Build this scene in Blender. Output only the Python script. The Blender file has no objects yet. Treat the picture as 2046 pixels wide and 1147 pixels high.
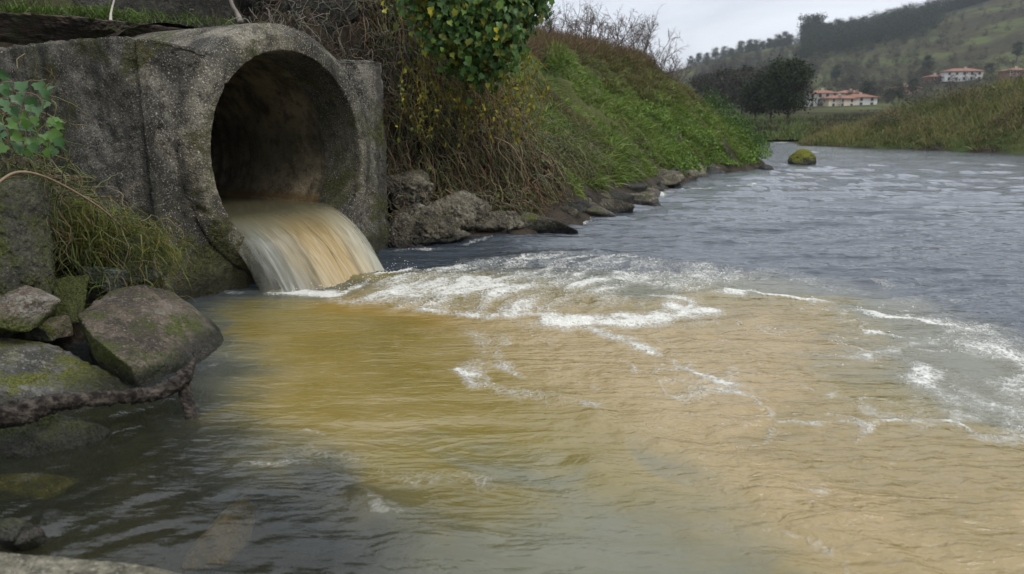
import bpy, bmesh, math, random
import numpy as np
from mathutils import Vector, Matrix
R = math.radians
rng = np.random.default_rng(7)
random.seed(7)
S = bpy.context.scene
COL = S.collection

# ------------------------------------------------------------------ camera, world, sun, exposure
CAM_H = 1.2; FPX = 1400.0; HOR = 245.0
PITCH = math.atan((573.5 - HOR) / FPX)
cam = bpy.data.cameras.new('camera'); camo = bpy.data.objects.new('camera', cam); COL.objects.link(camo)
camo.location = (0, 0, CAM_H); camo.rotation_euler = (math.pi / 2 - PITCH, 0, 0)
cam.sensor_width = 36; cam.lens = FPX / 2046 * 36; cam.clip_start = 0.05; cam.clip_end = 3000
cam.dof.use_dof = True; cam.dof.focus_distance = 4.8; cam.dof.aperture_fstop = 2.6
S.camera = camo; HAZE = .00019
w = bpy.data.worlds.new('World'); S.world = w; w.use_nodes = True
SUN_EL, SUN_AZ = R(48), R(125)
sun = bpy.data.lights.new('sun', 'SUN'); sun.energy = 1.5; sun.angle = R(14); sun.color = (1, .96, .9)
suno = bpy.data.objects.new('sun', sun); COL.objects.link(suno)
sd = Vector((math.sin(SUN_AZ) * math.cos(SUN_EL), math.cos(SUN_AZ) * math.cos(SUN_EL), math.sin(SUN_EL)))
suno.rotation_euler = sd.to_track_quat('Z', 'Y').to_euler(); suno.location = (20, -20, 40)
S.view_settings.view_transform = 'Standard'; S.view_settings.look = 'None'
S.view_settings.exposure = 0.46; S.view_settings.gamma = 1; S.view_settings.use_curve_mapping = False
S.cycles.max_bounces = 6; S.cycles.diffuse_bounces = 3; S.cycles.glossy_bounces = 3; S.cycles.transparent_max_bounces = 8
S.cycles.volume_bounces = 0; S.cycles.use_denoising = True
S.cycles.sample_clamp_indirect = 4


class NT:
    """tiny node-tree writer"""
    def __init__(s, tree): s.t = tree; tree.nodes.clear()
    def n(s, typ, props=None, **ins):
        nd = s.t.nodes.new(typ)
        for k, v in (props or {}).items(): setattr(nd, k, v)
        for k, v in ins.items():
            key = int(k[1:]) if k[0] == '_' and k[1:].isdigit() else k.replace('_', ' ')
            s.put(nd.inputs[key], v)
        return nd
    def put(s, sock, v):
        if hasattr(v, 'outputs'): v = v.outputs[0]
        if isinstance(v, bpy.types.NodeSocket): s.t.links.new(v, sock)
        elif isinstance(v, tuple) and len(v) == 3 and sock.type == 'RGBA': sock.default_value = (*v, 1)
        else: sock.default_value = v
    def math(s, op, a, b=0.0, clamp=False):
        return s.n('ShaderNodeMath', {'operation': op, 'use_clamp': clamp}, _0=a, _1=b).outputs[0]
    def mix(s, f, a, b):
        nd = s.n('ShaderNodeMix', {'data_type': 'RGBA'}); s.put(nd.inputs[0], f); s.put(nd.inputs[6], a); s.put(nd.inputs[7], b)
        return nd.outputs[2]
    def ramp(s, f, lo, hi, a=0.0, b=1.0):
        return s.n('ShaderNodeMapRange', {'interpolation_type': 'SMOOTHSTEP'}, _0=f, _1=lo, _2=hi, _3=a, _4=b).outputs[0]
    def noise(s, vec, scale, detail=4, rough=.55, out=0, dist=0.0):
        return s.n('ShaderNodeTexNoise', None, Vector=vec, Scale=scale, Detail=detail, Roughness=rough, Distortion=dist).outputs[out]
    def pos(s): return s.n('ShaderNodeNewGeometry').outputs['Position']
    def scl(s, vec, x, y, z, rot=0.0):
        nd = s.n('ShaderNodeMapping', None, Vector=vec); nd.inputs['Scale'].default_value = (x, y, z); nd.inputs['Rotation'].default_value = (0, 0, rot); return nd.outputs[0]
    def attr(s, name, out=2): return s.n('ShaderNodeAttribute', {'attribute_name': name}).outputs[out]


# overcast sky: Nishita seen through a grey cloud deck
g = NT(w.node_tree)
sky = g.n('ShaderNodeTexSky', {'sky_type': 'NISHITA', 'sun_disc': False, 'sun_elevation': SUN_EL, 'sun_rotation': SUN_AZ})
tc = g.n('ShaderNodeTexCoord').outputs['Generated']
sx = g.n('ShaderNodeSeparateXYZ', None, Vector=tc)
zz = g.math('ADD', g.math('MAXIMUM', sx.outputs[2], 0.0), 0.22)
cv = g.n('ShaderNodeCombineXYZ', None, X=g.math('DIVIDE', sx.outputs[0], zz), Y=g.math('DIVIDE', sx.outputs[1], zz), Z=0.3)
c1 = g.noise(cv, 1.1, 5, .55, 0, .6)
c2 = g.noise(cv, 0.45, 3, .5)
cl = g.math('ADD', g.math('MULTIPLY', c1, .6), g.math('MULTIPLY', c2, .4))
cloud = g.mix(g.ramp(cl, .36, .64), (3.5, 3.75, 4.25), (5.2, 5.4, 5.75))
zen = g.math('ADD', 1.0, g.math('MULTIPLY', g.math('MAXIMUM', sx.outputs[2], 0.0), 2.6))      # overcast: brighter overhead
cloud = g.n('ShaderNodeVectorMath', {'operation': 'SCALE'}, _0=cloud, Scale=zen).outputs[0]
skyc = g.mix(.9, sky.outputs[0], cloud)
bg = g.n('ShaderNodeBackground', None, Color=skyc, Strength=.1)
g.n('ShaderNodeOutputWorld', None, Surface=bg.outputs[0])


# ------------------------------------------------------------------ helpers: geometry
def ray(px, py):
    v = (573.5 - py) / FPX
    return np.array([(px - 1023) / FPX, math.cos(PITCH) + v * math.sin(PITCH), -math.sin(PITCH) + v * math.cos(PITCH)])
def W(px, py, z=0.0):            # ground point for a spot of the photograph
    d = ray(px, py); return np.array([0, 0, CAM_H]) + d * ((z - CAM_H) / d[2])
def PY(px, py, Y):               # point at a given distance
    d = ray(px, py); return np.array([0, 0, CAM_H]) + d * (Y / d[1])

def _h(ix, iy, iz):
    n = (ix.astype(np.int64) * 374761393 + iy.astype(np.int64) * 668265263 + iz.astype(np.int64) * 2147483647) & 0x7fffffff
    n = ((n ^ (n >> 13)) * 1274126177) & 0x7fffffff
    n = ((n ^ (n >> 16)) * 668265263) & 0x7fffffff
    return ((n ^ (n >> 15)) & 0xffff) / 65535.0
def vn(p):
    p = np.asarray(p, float); i = np.floor(p); f = p - i; f = f * f * f * (f * (f * 6 - 15) + 10); i = i.astype(np.int64)
    x, y, z = i[:, 0], i[:, 1], i[:, 2]; r = 0
    for a in (0, 1):
        wa = f[:, 0] if a else 1 - f[:, 0]
        for b in (0, 1):
            wb = wa * (f[:, 1] if b else 1 - f[:, 1])
            for c in (0, 1):
                r = r + wb * (f[:, 2] if c else 1 - f[:, 2]) * _h(x + a, y + b, z + c)
    return r * 2 - 1
def fbm(p, sc=1.0, o=4, gain=.5, seed=0.0):
    p = np.asarray(p, float) * sc + seed * 17.31; r = 0; a = 1; tot = 0
    for k in range(o):
        r = r + a * vn(p + k * 9.7); tot += a; a *= gain; p = p * 2.03
    return r / tot
def sstep(a, b, x):
    t = np.clip((x - a) / (b - a), 0, 1); return t * t * (3 - 2 * t)
def xyz(x, y, z=0.0): return np.stack([np.ravel(x), np.ravel(y), np.ravel(np.broadcast_to(z, np.shape(x)))], 1)

def mesh_np(name, V, F, smooth=True, attrs=None, mats=None):
    """V (n,3); F: list of int arrays (k,3)/(k,4)"""
    me = bpy.data.meshes.new(name)
    if isinstance(F, np.ndarray): F = [F]
    F = [f for f in F if len(f)]
    V = np.asarray(V, np.float32)
    me.vertices.add(len(V)); me.vertices.foreach_set('co', V.ravel())
    tot = np.concatenate([np.full(len(f), f.shape[1], np.int32) for f in F]); li = np.concatenate([f.ravel() for f in F]).astype(np.int32)
    me.loops.add(len(li)); me.loops.foreach_set('vertex_index', li)
    me.polygons.add(len(tot)); st = np.zeros(len(tot), np.int32); st[1:] = np.cumsum(tot)[:-1]
    me.polygons.foreach_set('loop_start', st)
    try: me.polygons.foreach_set('loop_total', tot)
    except Exception: pass
    me.polygons.foreach_set('use_smooth', np.full(len(tot), smooth, bool))
    for k, v in (attrs or {}).items():
        v = np.asarray(v, np.float32)
        if v.ndim == 2:
            at = me.attributes.new(k, 'FLOAT_COLOR', 'POINT')
            at.data.foreach_set('color', np.concatenate([v, np.ones((len(v), 1), np.float32)], 1).ravel())
        else:
            at = me.attributes.new(k, 'FLOAT', 'POINT'); at.data.foreach_set('value', v)
    me.update(calc_edges=True); me.validate()
    return me
def link(name, me, mat=None, parent=None, loc=None):
    o = bpy.data.objects.new(name, me); COL.objects.link(o)
    if mat and me and not me.materials: me.materials.append(mat)
    if parent: o.parent = parent
    if loc is not None: o.location = loc
    return o
def tag(o, label, cat, group=None):
    o['label'] = label; o['category'] = cat
    if group: o['group'] = group
    return o
def kind(o, k): o['kind'] = k; return o
def empty(name, loc, label, cat, group=None):
    o = bpy.data.objects.new(name, None); COL.objects.link(o); o.location = loc; o.empty_display_size = .2
    return tag(o, label, cat, group)
def gridF(nu, nv, wrap=False):
    i = np.arange(nu - 1)[:, None] * nv; j = np.arange(nv if wrap else nv - 1)[None]; j2 = (j + 1) % nv
    return np.stack([i + nv + j, i + nv + j2, i + j2, i + j], -1).reshape(-1, 4)
def tubes(P, r, sides=3):
    """P (N,M,3) polylines, r (N,M) radii -> V,F, index of polyline per vertex"""
    P = np.asarray(P, float); N, M, _ = P.shape; r = np.broadcast_to(r, (N, M))
    T = np.gradient(P, axis=1); T /= np.linalg.norm(T, axis=2, keepdims=True) + 1e-9
    A = np.where(np.abs(T[..., 2:3]) < .9, np.array([0, 0, 1.]), np.array([1., 0, 0]))
    U = np.cross(T, A); U /= np.linalg.norm(U, axis=2, keepdims=True) + 1e-9; B = np.cross(T, U)
    an = np.arange(sides) * 2 * np.pi / sides
    V = P[:, :, None] + r[:, :, None, None] * (np.cos(an)[:, None] * U[:, :, None] + np.sin(an)[:, None] * B[:, :, None])
    k = np.arange(N)[:, None, None] * M * sides; m = np.arange(M - 1)[None, :, None] * sides; a = np.arange(sides)[None, None]; a2 = (a + 1) % sides
    F = np.stack([k + m + a, k + m + a2, k + m + sides + a2, k + m + sides + a], -1).reshape(-1, 4)
    return V.reshape(-1, 3), F, np.repeat(np.arange(N), M * sides)
def blades(B, D, L, wd, droop, colr):
    """grass blades: base, unit direction, length, width, droop, colour"""
    N = len(B); sd_ = np.cross(D, rng.normal(size=(N, 3))); sd_ /= np.linalg.norm(sd_, axis=1, keepdims=True) + 1e-9
    L = np.broadcast_to(L, N)[:, None]; wd = np.broadcast_to(wd, N)[:, None]; dr = np.broadcast_to(droop, N)[:, None]
    dn = np.array([0, 0, -1.])
    p1 = B + D * L * .5 + dn * dr * L * .12; p2 = B + D * L + dn * dr * L * .55
    V = np.stack([B - sd_ * wd * .5, B + sd_ * wd * .5, p1 - sd_ * wd * .42, p1 + sd_ * wd * .42, p2], 1).reshape(-1, 3)
    k = np.arange(N)[:, None] * 5
    return V, [k + np.array([[0, 1, 3, 2]]), k + np.array([[2, 3, 4]])], np.repeat(colr, 5, 0)
LEAF_O = np.array([(0, 0), (.2, -.08), (.46, .06), (.38, .28), (.46, .56), (.2, .62), (0, 1), (-.2, .62), (-.44, .52), (-.38, .3), (-.46, .1), (-.2, -.06)])
OVAL_O = np.array([(0, 0), (.2, .15), (.28, .45), (.16, .8), (0, 1), (-.16, .8), (-.28, .45), (-.2, .15)])
def leaf_local(o):
    v = np.concatenate([[(0, .38)], o]); z = np.abs(v[:, 0]) * .35 - .25 * v[:, 1] ** 2
    z[0] -= .02
    n = len(o); f = np.array([[0, 1 + i, 1 + (i + 1) % n] for i in range(n)])
    return np.column_stack([v, z]), f
def leaves(P, Nn, Tip, size, outline, colr):
    """many leaves in one mesh: point, normal, tip direction, size"""
    lv, lf = leaf_local(outline); N = len(P)
    Y = Tip - (Tip * Nn).sum(1, keepdims=True) * Nn; Y /= np.linalg.norm(Y, axis=1, keepdims=True) + 1e-9; X = np.cross(Y, Nn)
    s = np.broadcast_to(size, N)[:, None, None]
    V = P[:, None] + s * (lv[None, :, 0:1] * X[:, None] + lv[None, :, 1:2] * Y[:, None] + lv[None, :, 2:3] * Nn[:, None])
    F = (np.arange(N)[:, None, None] * len(lv) + lf[None]).reshape(-1, 3)
    return V.reshape(-1, 3), F, np.repeat(colr, len(lv), 0)
def unit(a): return a / (np.linalg.norm(a, axis=-1, keepdims=True) + 1e-9)
def pick(cols, n, jit=.15):
    c = np.array(cols)[rng.integers(0, len(cols), n)]
    return np.clip(c * (1 + rng.normal(size=(n, 1)) * jit) * (1 + rng.normal(size=(n, 3)) * jit * .3), .003, 1)
_ico = {}
def ico(sub):
    if sub not in _ico:
        bm = bmesh.new(); bmesh.ops.create_icosphere(bm, subdivisions=sub, radius=1)
        _ico[sub] = (np.array([v.co[:] for v in bm.verts]), np.array([[v.index for v in f.verts] for f in bm.faces])); bm.free()
    return _ico[sub]
def hull_planes(pts):
    bm = bmesh.new()
    for p in pts: bm.verts.new(p)
    bmesh.ops.convex_hull(bm, input=bm.verts); bm.normal_update()
    pl = [(np.array(f.normal), float(f.normal.dot(f.verts[0].co))) for f in bm.faces if f.calc_area() > 1e-7]; bm.free()
    return np.array([p[0] for p in pl]), np.array([p[1] for p in pl])
def rock_verts(pts, sub, k=16, rough=.05, seed=0, fine=.4):
    pts = np.asarray(pts, float); c = pts.mean(0); q = pts - c
    N, dd = hull_planes(q); D, F = ico(sub)
    dots = np.maximum(D @ N.T, 1e-4); rr = dd[None] / dots
    r = (np.sum(rr ** (-float(k)), 1)) ** (-1.0 / k)
    size = np.mean(dd); V = D * r[:, None]
    nz = fbm(V / size + seed, 1.3, 5, .55, seed) * .7 - np.abs(fbm(V / size, 2.6, 4, .6, seed + 3)) * .6
    hf = fbm(V / size, 9, 4, .68, seed + 5) + .6 * (np.round(fbm(V / size, 2.2, 3, .5, seed + 6) * 7) / 7)
    V = V + D * ((nz + hf * fine * .35) * size * rough * 2)[:, None]
    return V + c, F
def blob_pts(c, dims, rot=0.0, n=16, seed=0):
    r_ = np.random.default_rng(seed); D = unit(r_.normal(size=(n, 3))) * (1 + r_.normal(size=(n, 1)) * .08)
    P = D * np.array(dims) / 2; cs, sn = math.cos(rot), math.sin(rot)
    return np.column_stack([P[:, 0] * cs - P[:, 1] * sn, P[:, 0] * sn + P[:, 1] * cs, P[:, 2]]) + np.asarray(c)
def make_rock(name, pts, mat, label, cat='rock', group=None, sub=5, k=16, rough=.05, seed=0, fine=.4):
    V, F = rock_verts(pts, sub, k, rough, seed, fine)
    base = np.array([V[:, 0].mean(), V[:, 1].mean(), V[:, 2].min()])
    o = link(name, mesh_np(name, V - base, F), mat, loc=base)
    return tag(o, label, cat, group)


# ------------------------------------------------------------------ materials
def newmat(name):
    m = bpy.data.materials.new(name); m.use_nodes = True; return m, NT(m.node_tree)
def finish(g, shader): g.n('ShaderNodeOutputMaterial', None, Surface=shader)
def m_rock(name, dark, light, lichen, moss=.5, mosscol=(.07, .085, .012), scale=1.0, wet=True, topmoss=.3):
    m, g = newmat(name); p = g.pos()
    n1 = g.noise(p, 4 * scale, 6, .62); n2 = g.noise(p, 26 * scale, 5, .65); n3 = g.noise(p, 1.7 * scale, 3, .5, 0, 1.0); n4 = g.noise(p, 110 * scale, 3, .6)
    c = g.mix(g.ramp(n1, .38, .66), dark, light)
    c = g.mix(g.ramp(n2, .46, .62, 0, .85), c, tuple(x * .4 for x in dark))
    c = g.mix(g.ramp(g.math('ADD', g.math('MULTIPLY', n2, .5), g.math('MULTIPLY', n3, .5)), .52, .62, 0, .8), c, lichen)
    c = g.mix(g.ramp(g.noise(p, 60 * scale, 5, .75), .54, .64, 0, .8), c, tuple(min(1, x * 1.5) for x in light))
    nz = g.n('ShaderNodeSeparateXYZ', None, Vector=g.n('ShaderNodeNewGeometry').outputs['Normal']).outputs[2]
    mm = g.math('ADD', g.math('ADD', g.math('MULTIPLY', g.noise(p, 3.1 * scale, 5, .6, 0, .5), .9), g.math('MULTIPLY', n2, .35)), g.math('MULTIPLY', nz, topmoss * .4))
    mf = g.ramp(mm, 1.03 - moss * .5, 1.2 - moss * .5)
    mc = g.mix(g.ramp(n4, .35, .65), tuple(x * .45 for x in mosscol), tuple(x * 1.5 for x in mosscol))
    c = g.mix(mf, c, mc)
    rough = .9
    if wet:
        zz = g.n('ShaderNodeSeparateXYZ', None, Vector=p).outputs[2]
        wf = g.ramp(g.math('SUBTRACT', zz, g.math('MULTIPLY', n1, .08)), -.01, .07, 1, 0)
        c = g.mix(g.math('MULTIPLY', wf, .85), c, (.012, .012, .009)); rough = g.ramp(wf, 0, 1, .9, .35)
    b1 = g.n('ShaderNodeBump', None, Strength=1.0, Distance=.055 / scale, Height=g.math('ADD', n2, g.math('MULTIPLY', n1, .5)))
    b2 = g.n('ShaderNodeBump', None, Strength=1.0, Distance=.012 / scale, Height=n4, Normal=b1)
    finish(g, g.n('ShaderNodeBsdfPrincipled', None, Base_Color=c, Roughness=rough, Specular_IOR_Level=.3, Normal=b2)); return m
def m_plant(name, colattr='col', base=(.05, .08, .02), trans=.35, rough=.6):
    m, g = newmat(name)
    c = g.attr('col', 0) if colattr else base
    p = g.pos()
    c = g.mix(g.ramp(g.noise(p, 14, 2), .3, .7, 0, .35), c, g.mix(.5, c, (.02, .02, .008)))
    d = g.n('ShaderNodeBsdfPrincipled', None, Base_Color=c, Roughness=rough, Specular_IOR_Level=.25)
    t = g.n('ShaderNodeBsdfTranslucent', None, Color=c)
    mx = g.n('ShaderNodeMixShader', None, _0=trans); g.put(mx.inputs[1], d); g.put(mx.inputs[2], t)
    finish(g, mx); return m
def m_flat(name, c, rough=.8, noise=.3, scale=3.0):
    m, g = newmat(name); p = g.pos()
    cc = g.mix(g.ramp(g.noise(p, scale, 4), .3, .7, 0, noise), c, tuple(x * .4 for x in c))
    finish(g, g.n('ShaderNodeBsdfPrincipled', None, Base_Color=cc, Roughness=rough)); return m
M_plant = m_plant('plant'); M_twig = m_plant('twig', trans=.0, rough=.85)
M_leaf = {k: m_plant('leaf_' + k, None, c, .3, .38) for k, c in {'dark': (.035, .085, .018), 'mid': (.075, .15, .03), 'yellow': (.33, .30, .02), 'pale': (.055, .12, .042), 'olive': (.10, .12, .018)}.items()}


# ------------------------------------------------------------------ terrain and river
CC = np.array([-1.715, 5.645, .939]); TH = R(62.35)
UU = np.array([math.cos(TH), math.sin(TH), 0]); AA = np.array([math.sin(TH), -math.cos(TH), 0])   # along the face / out of the pipe
def L2W(s, t, z): return np.stack([CC[0] + s * UU[0] + t * AA[0], CC[1] + s * UU[1] + t * AA[1], np.broadcast_to(z, np.shape(s)) + 0.0], -1)
SHL = np.array([(-3.4, -8), (-2.9, -2), (-2.6, 1.0), (-2.5, 2.0), (-2.42, 2.7), (-2.35, 3.2), (-2.5, 3.9), (-2.366, 4.575), (-1.197, 6.807), (-1.0, 6.85), (-.12, 7.5), (.45, 7.85), (.85, 8.4), (1.3, 9.5), (2.2, 11.5),
                (3.5, 14.5), (4.66, 16.7), (6.3, 18.5), (7.2, 19.9), (7.6, 21.6), (7.9, 24), (8.5, 27), (10.3, 31), (13, 38), (15, 43), (16.8, 48), (21, 53), (32, 57), (60, 62), (140, 66)], float)
SHR = np.array([(140, 60), (60, 55), (32, 51.5), (24, 49), (19.5, 46), (17.2, 43), (15.7, 39.4), (16.2, 37), (18, 33.2), (20.1, 27.9), (24, 18), (30, 6), (36, -8)], float)
def polydist(x, y, P):
    best = np.full(x.shape, 1e9); par = np.zeros(x.shape)
    for i in range(len(P) - 1):
        a, b = P[i], P[i + 1]; e = b - a; t = np.clip(((x - a[0]) * e[0] + (y - a[1]) * e[1]) / (e @ e), 0, 1)
        d = np.hypot(x - a[0] - t * e[0], y - a[1] - t * e[1]); m = d < best
        best = np.where(m, d, best); par = np.where(m, i + t, par)
    return best, par
def inpoly(x, y, P):
    r = np.zeros(x.shape, bool); n = len(P)
    for i in range(n):
        (x1, y1), (x2, y2) = P[i], P[(i + 1) % n]
        if y1 != y2: r ^= ((y1 > y) != (y2 > y)) & (x < (x2 - x1) * (y - y1) / (y2 - y1) + x1)
    return r
RIV = np.concatenate([SHL, SHR])
STRIP = np.array([(.1, 17.4), (.55, 15.6), (.95, 14.6), (1.3, 13.5), (1.75, 12.9)])
def ground_h(x, y, detail=True):
    x = np.asarray(x, float); y = np.asarray(y, float); sh = x.shape; x = x.ravel(); y = y.ravel()
    q = xyz(x, y)
    wob = fbm(q, .9, 3, .5, 2) * .12
    dl, pl = polydist(x, y, SHL); dr, _ = polydist(x, y, SHR); ins = inpoly(x, y, RIV)
    s = (x - CC[0]) * UU[0] + (y - CC[1]) * UU[1]; t = (x - CC[0]) * AA[0] + (y - CC[1]) * AA[1]
    d = dl + wob * np.clip(dl * 2, 0, 1)
    steep = np.interp(d, [0, .12, .45, .75, 1.15, 1.7, 2.4, 3.5, 8], [0, .05, .12, .25, 1.35, 2.6, 3.35, 3.9, 4.4])
    dike = np.interp(d, [0, .12, .35, .6, 1.5, 2.6, 3.6, 4.6, 6.5, 14], [0, .1, .22, .55, 1.25, 2.1, 2.85, 3.2, 3.45, 3.7])
    low = np.interp(d, [0, .3, 1.2, 3, 10, 40], [0, .25, .55, .7, .9, 1.4])
    left = np.interp(d, [0, .2, .6, 1.2, 2.0, 3.2, 6], [0, .10, .28, .5, .8, 1.4, 3.0])
    wl = 1 - sstep(6.6, 7.4, pl); wd = sstep(10.3, 13.3, pl); wlow = sstep(20.3, 24.0, pl)
    hl = left * wl + (1 - wl) * (steep * (1 - wd) + dike * wd); hl = hl * (1 - wlow) + low * wlow
    # behind the concrete block the slope starts at its back
    tb = -t - 1.25; beh = np.interp(tb, [-.4, 0, .5, .9, 1.3, 2.0, 3.0, 6], [1.2, 1.60, 1.72, 1.9, 2.7, 3.6, 4.2, 4.8])
    wb = np.maximum(sstep(-1.4, -1.15, s), sstep(2.1, 2.7, -t) * (s < 0)) * (1 - sstep(1.2, 1.6, s)) * (1 - sstep(6, 9, -t)) * (t < 0)
    hl = hl * (1 - wb) + beh * wb
    hr = np.interp(dr, [0, .4, 1.5, 4, 9, 20, 60], [0, .25, .6, 1.1, 1.7, 2.2, 3.0]) * np.interp(x - y * .25, [5, 9, 14, 22], [.55, 1.1, 1.7, 2.1])
    land = np.where(dl < dr, hl, hr)
    far = sstep(30, 60, y); land = land * (1 - far * .35)
    ds_, _ = polydist(x, y, STRIP); land = land - .32 * np.exp(-(ds_ / .34) ** 2) * (dl > .6)
    if detail: land = land + np.where((dl > .5) & (y > 9) & (y < 26), np.abs(fbm(q, 1.5, 3, .55, 14)) * .42 * np.clip(d - .4, 0, 1), 0)
    if detail:
        am = np.clip(d / .4, 0, 1) * .5 + .5
        land = land + np.where(land > 0.02, (fbm(q, 1.1, 4, .55, 5) * .22 + fbm(q, 5, 4, .6, 8) * .07) * am * np.clip(land / .35, 0.15, 1), 0)
    bed = -np.interp(np.minimum(dl, dr), [0, .25, .8, 2, 6], [.02, .16, .3, .5, .9]) + (fbm(q, 2.3, 4, .55, 11) * .06 if detail else 0)
    return np.where(ins, bed, np.maximum(land, .01)).reshape(sh), np.where(ins, -np.minimum(dl, dr), np.minimum(dl, dr)).reshape(sh), s.reshape(sh), t.reshape(sh), pl.reshape(sh)
def graded(a, b, core0, core1, step, grow):
    c = list(np.arange(core0, core1, step)); st = step; x = core1; hi = []
    while x < b: hi.append(x); st *= grow; x += st
    hi.append(b); st = step; x = core0; lo = []
    while x > a: st *= grow; x -= st; lo.append(max(x, a))
    return np.array(sorted(set(lo)) + c + hi)

# colours of the land
def m_ground():
    m, g = newmat('earth'); p = g.pos()
    n1 = g.noise(p, 2.2, 6, .6); n2 = g.noise(p, 19, 5, .65); n3 = g.noise(p, .35, 3)
    soil = g.mix(g.ramp(n1, .35, .68), (.018, .014, .010), (.050, .039, .027))
    soil = g.mix(g.ramp(n2, .5, .72, 0, .7), soil, (.07, .058, .042))
    gr = g.mix(g.ramp(n2, .35, .7), (.018, .030, .008), (.06, .085, .018))
    gr = g.mix(g.ramp(n3, .42, .6, 0, .6), gr, (.075, .072, .026))
    c = g.mix(g.ramp(g.math('ADD', g.attr('green'), g.math('MULTIPLY', g.math('SUBTRACT', n1, .5), .9)), .3, .7), soil, gr)
    b = g.n('ShaderNodeBump', None, Strength=1.0, Distance=.05, Height=g.math('ADD', n2, n1))
    finish(g, g.n('ShaderNodeBsdfPrincipled', None, Base_Color=c, Roughness=.95, Specular_IOR_Level=.15, Normal=b)); return m
M_earth = m_ground()
gx = graded(-60, 150, -5.0, 8.2, .065, 1.07); gy = graded(-10, 70, 1.0, 22.5, .075, 1.06)
GX, GY = np.meshgrid(gx, gy, indexing='ij')
HZ, GD, GS, GT, GP = ground_h(GX, GY)
V = np.stack([GX, GY, HZ], -1).reshape(-1, 3); F = gridF(*GX.shape)
s_, t_ = GS.ravel(), GT.ravel()
mk = (np.abs(s_) < 1.08) & (t_ <= -1.15) & (t_ > -12); V[mk, 2] = np.maximum(V[mk, 2], CC[2] + np.sqrt(np.maximum(1.07 ** 2 - s_[mk] ** 2, 0)))
kill = (np.abs(s_) < 1.2) & (t_ > -1.2) & (t_ < .05)
F = F[~kill[F].any(1)]
V[:, 2] = np.where((s_ < -1.2) & (s_ > -2.4) & (t_ > -2.0) & (t_ < .3), np.minimum(V[:, 2], .40 + .35 * np.maximum(-t_ - .5, 0)), V[:, 2])
V[:, 2] = np.where((s_ > 1.15) & (s_ < 1.62) & (t_ > -.75), np.minimum(V[:, 2], .08), V[:, 2])
V[:, 2] = np.where((t_ > -.1) & (np.abs(s_) < 1.22) & (t_ < 1.2), np.minimum(V[:, 2], -.25), V[:, 2])
green = sstep(.5, 1.4, GD.ravel()) * sstep(9.5, 13, GP.ravel()) + (GY.ravel() > 22) * 1.0 + .35 * sstep(1.0, 2.0, GD.ravel()) * (GP.ravel() < 12)
green = np.where(V[:, 2] < .05, 0, np.clip(green, 0, 1))
kind(link('ground', mesh_np('ground', V, F, attrs={'green': green}), M_earth), 'structure')


# far hill and meadow
AZP = np.array([-3000, 600, 1000, 1200, 1300, 1380, 1470, 1590, 1700, 1850, 1950, 2046, 2400, 3200, 6000])
SKY = np.array([235, 235, 225, 190, 158, 137, 116, 100, 86, 60, 42, 28, 0, -40, -60])
def hill_h(x, y):
    az = x / np.maximum(y, 1) ; Rr = np.hypot(x, y)
    px = 1023 + FPX * az / .975
    v = (573.5 - np.interp(px, AZP, SKY)) / FPX; el = (v * math.cos(PITCH) - math.sin(PITCH)) / (math.cos(PITCH) + v * math.sin(PITCH))
    top = np.maximum(el, 0.004) * 620 + CAM_H
    n = fbm(xyz(x, y), .006, 4, .5, 21) * 9 + fbm(xyz(x, y), .03, 3, .5, 22) * 2
    f = np.interp(Rr, [40, 65, 110, 200, 260, 300, 380, 480, 620, 760], [0, 0, 0, .0, .03, .06, .25, .56, 1.0, .9])
    base = np.interp(Rr, [40, 52, 70, 110, 180, 250], [-.3, .5, .9, 1.7, 3.6, 4.5])
    return base + (top - 3.0) * f + n.reshape(x.shape) * f * np.clip(1 - f, .0, 1) * 1.6
azs = np.arctan(np.concatenate([np.linspace(-1.2, -.05, 30), np.linspace(-.03, 1.0, 220), np.linspace(1.05, 3, 20)])); Rs = 50 * (800 / 50) ** np.linspace(0, 1, 170)
A2, R2 = np.meshgrid(azs, Rs, indexing='ij'); HX, HY = R2 * np.sin(A2), R2 * np.cos(A2)
HZh = hill_h(HX, HY)
def m_hill():
    m, g = newmat('hillside'); p = g.pos(); q = g.scl(p, 1, 1, 2.2)
    n1 = g.noise(q, .012, 5, .6, 0, .5); n2 = g.noise(q, .06, 5, .65); n3 = g.noise(q, .35, 3)
    c = g.mix(g.ramp(n1, .40, .58), (.034, .033, .022), (.072, .085, .034))
    c = g.mix(g.ramp(n2, .42, .58, 0, .85), c, (.040, .033, .024))
    c = g.mix(g.ramp(n3, .5, .75, 0, .5), c, (.09, .085, .045))
    finish(g, g.n('ShaderNodeBsdfPrincipled', None, Base_Color=c, Roughness=1, Specular_IOR_Level=.0)); return m
kind(link('hill', mesh_np('hill', np.stack([HX, HY, HZh], -1).reshape(-1, 3), gridF(*HX.shape)), m_hill()), 'structure')


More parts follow.
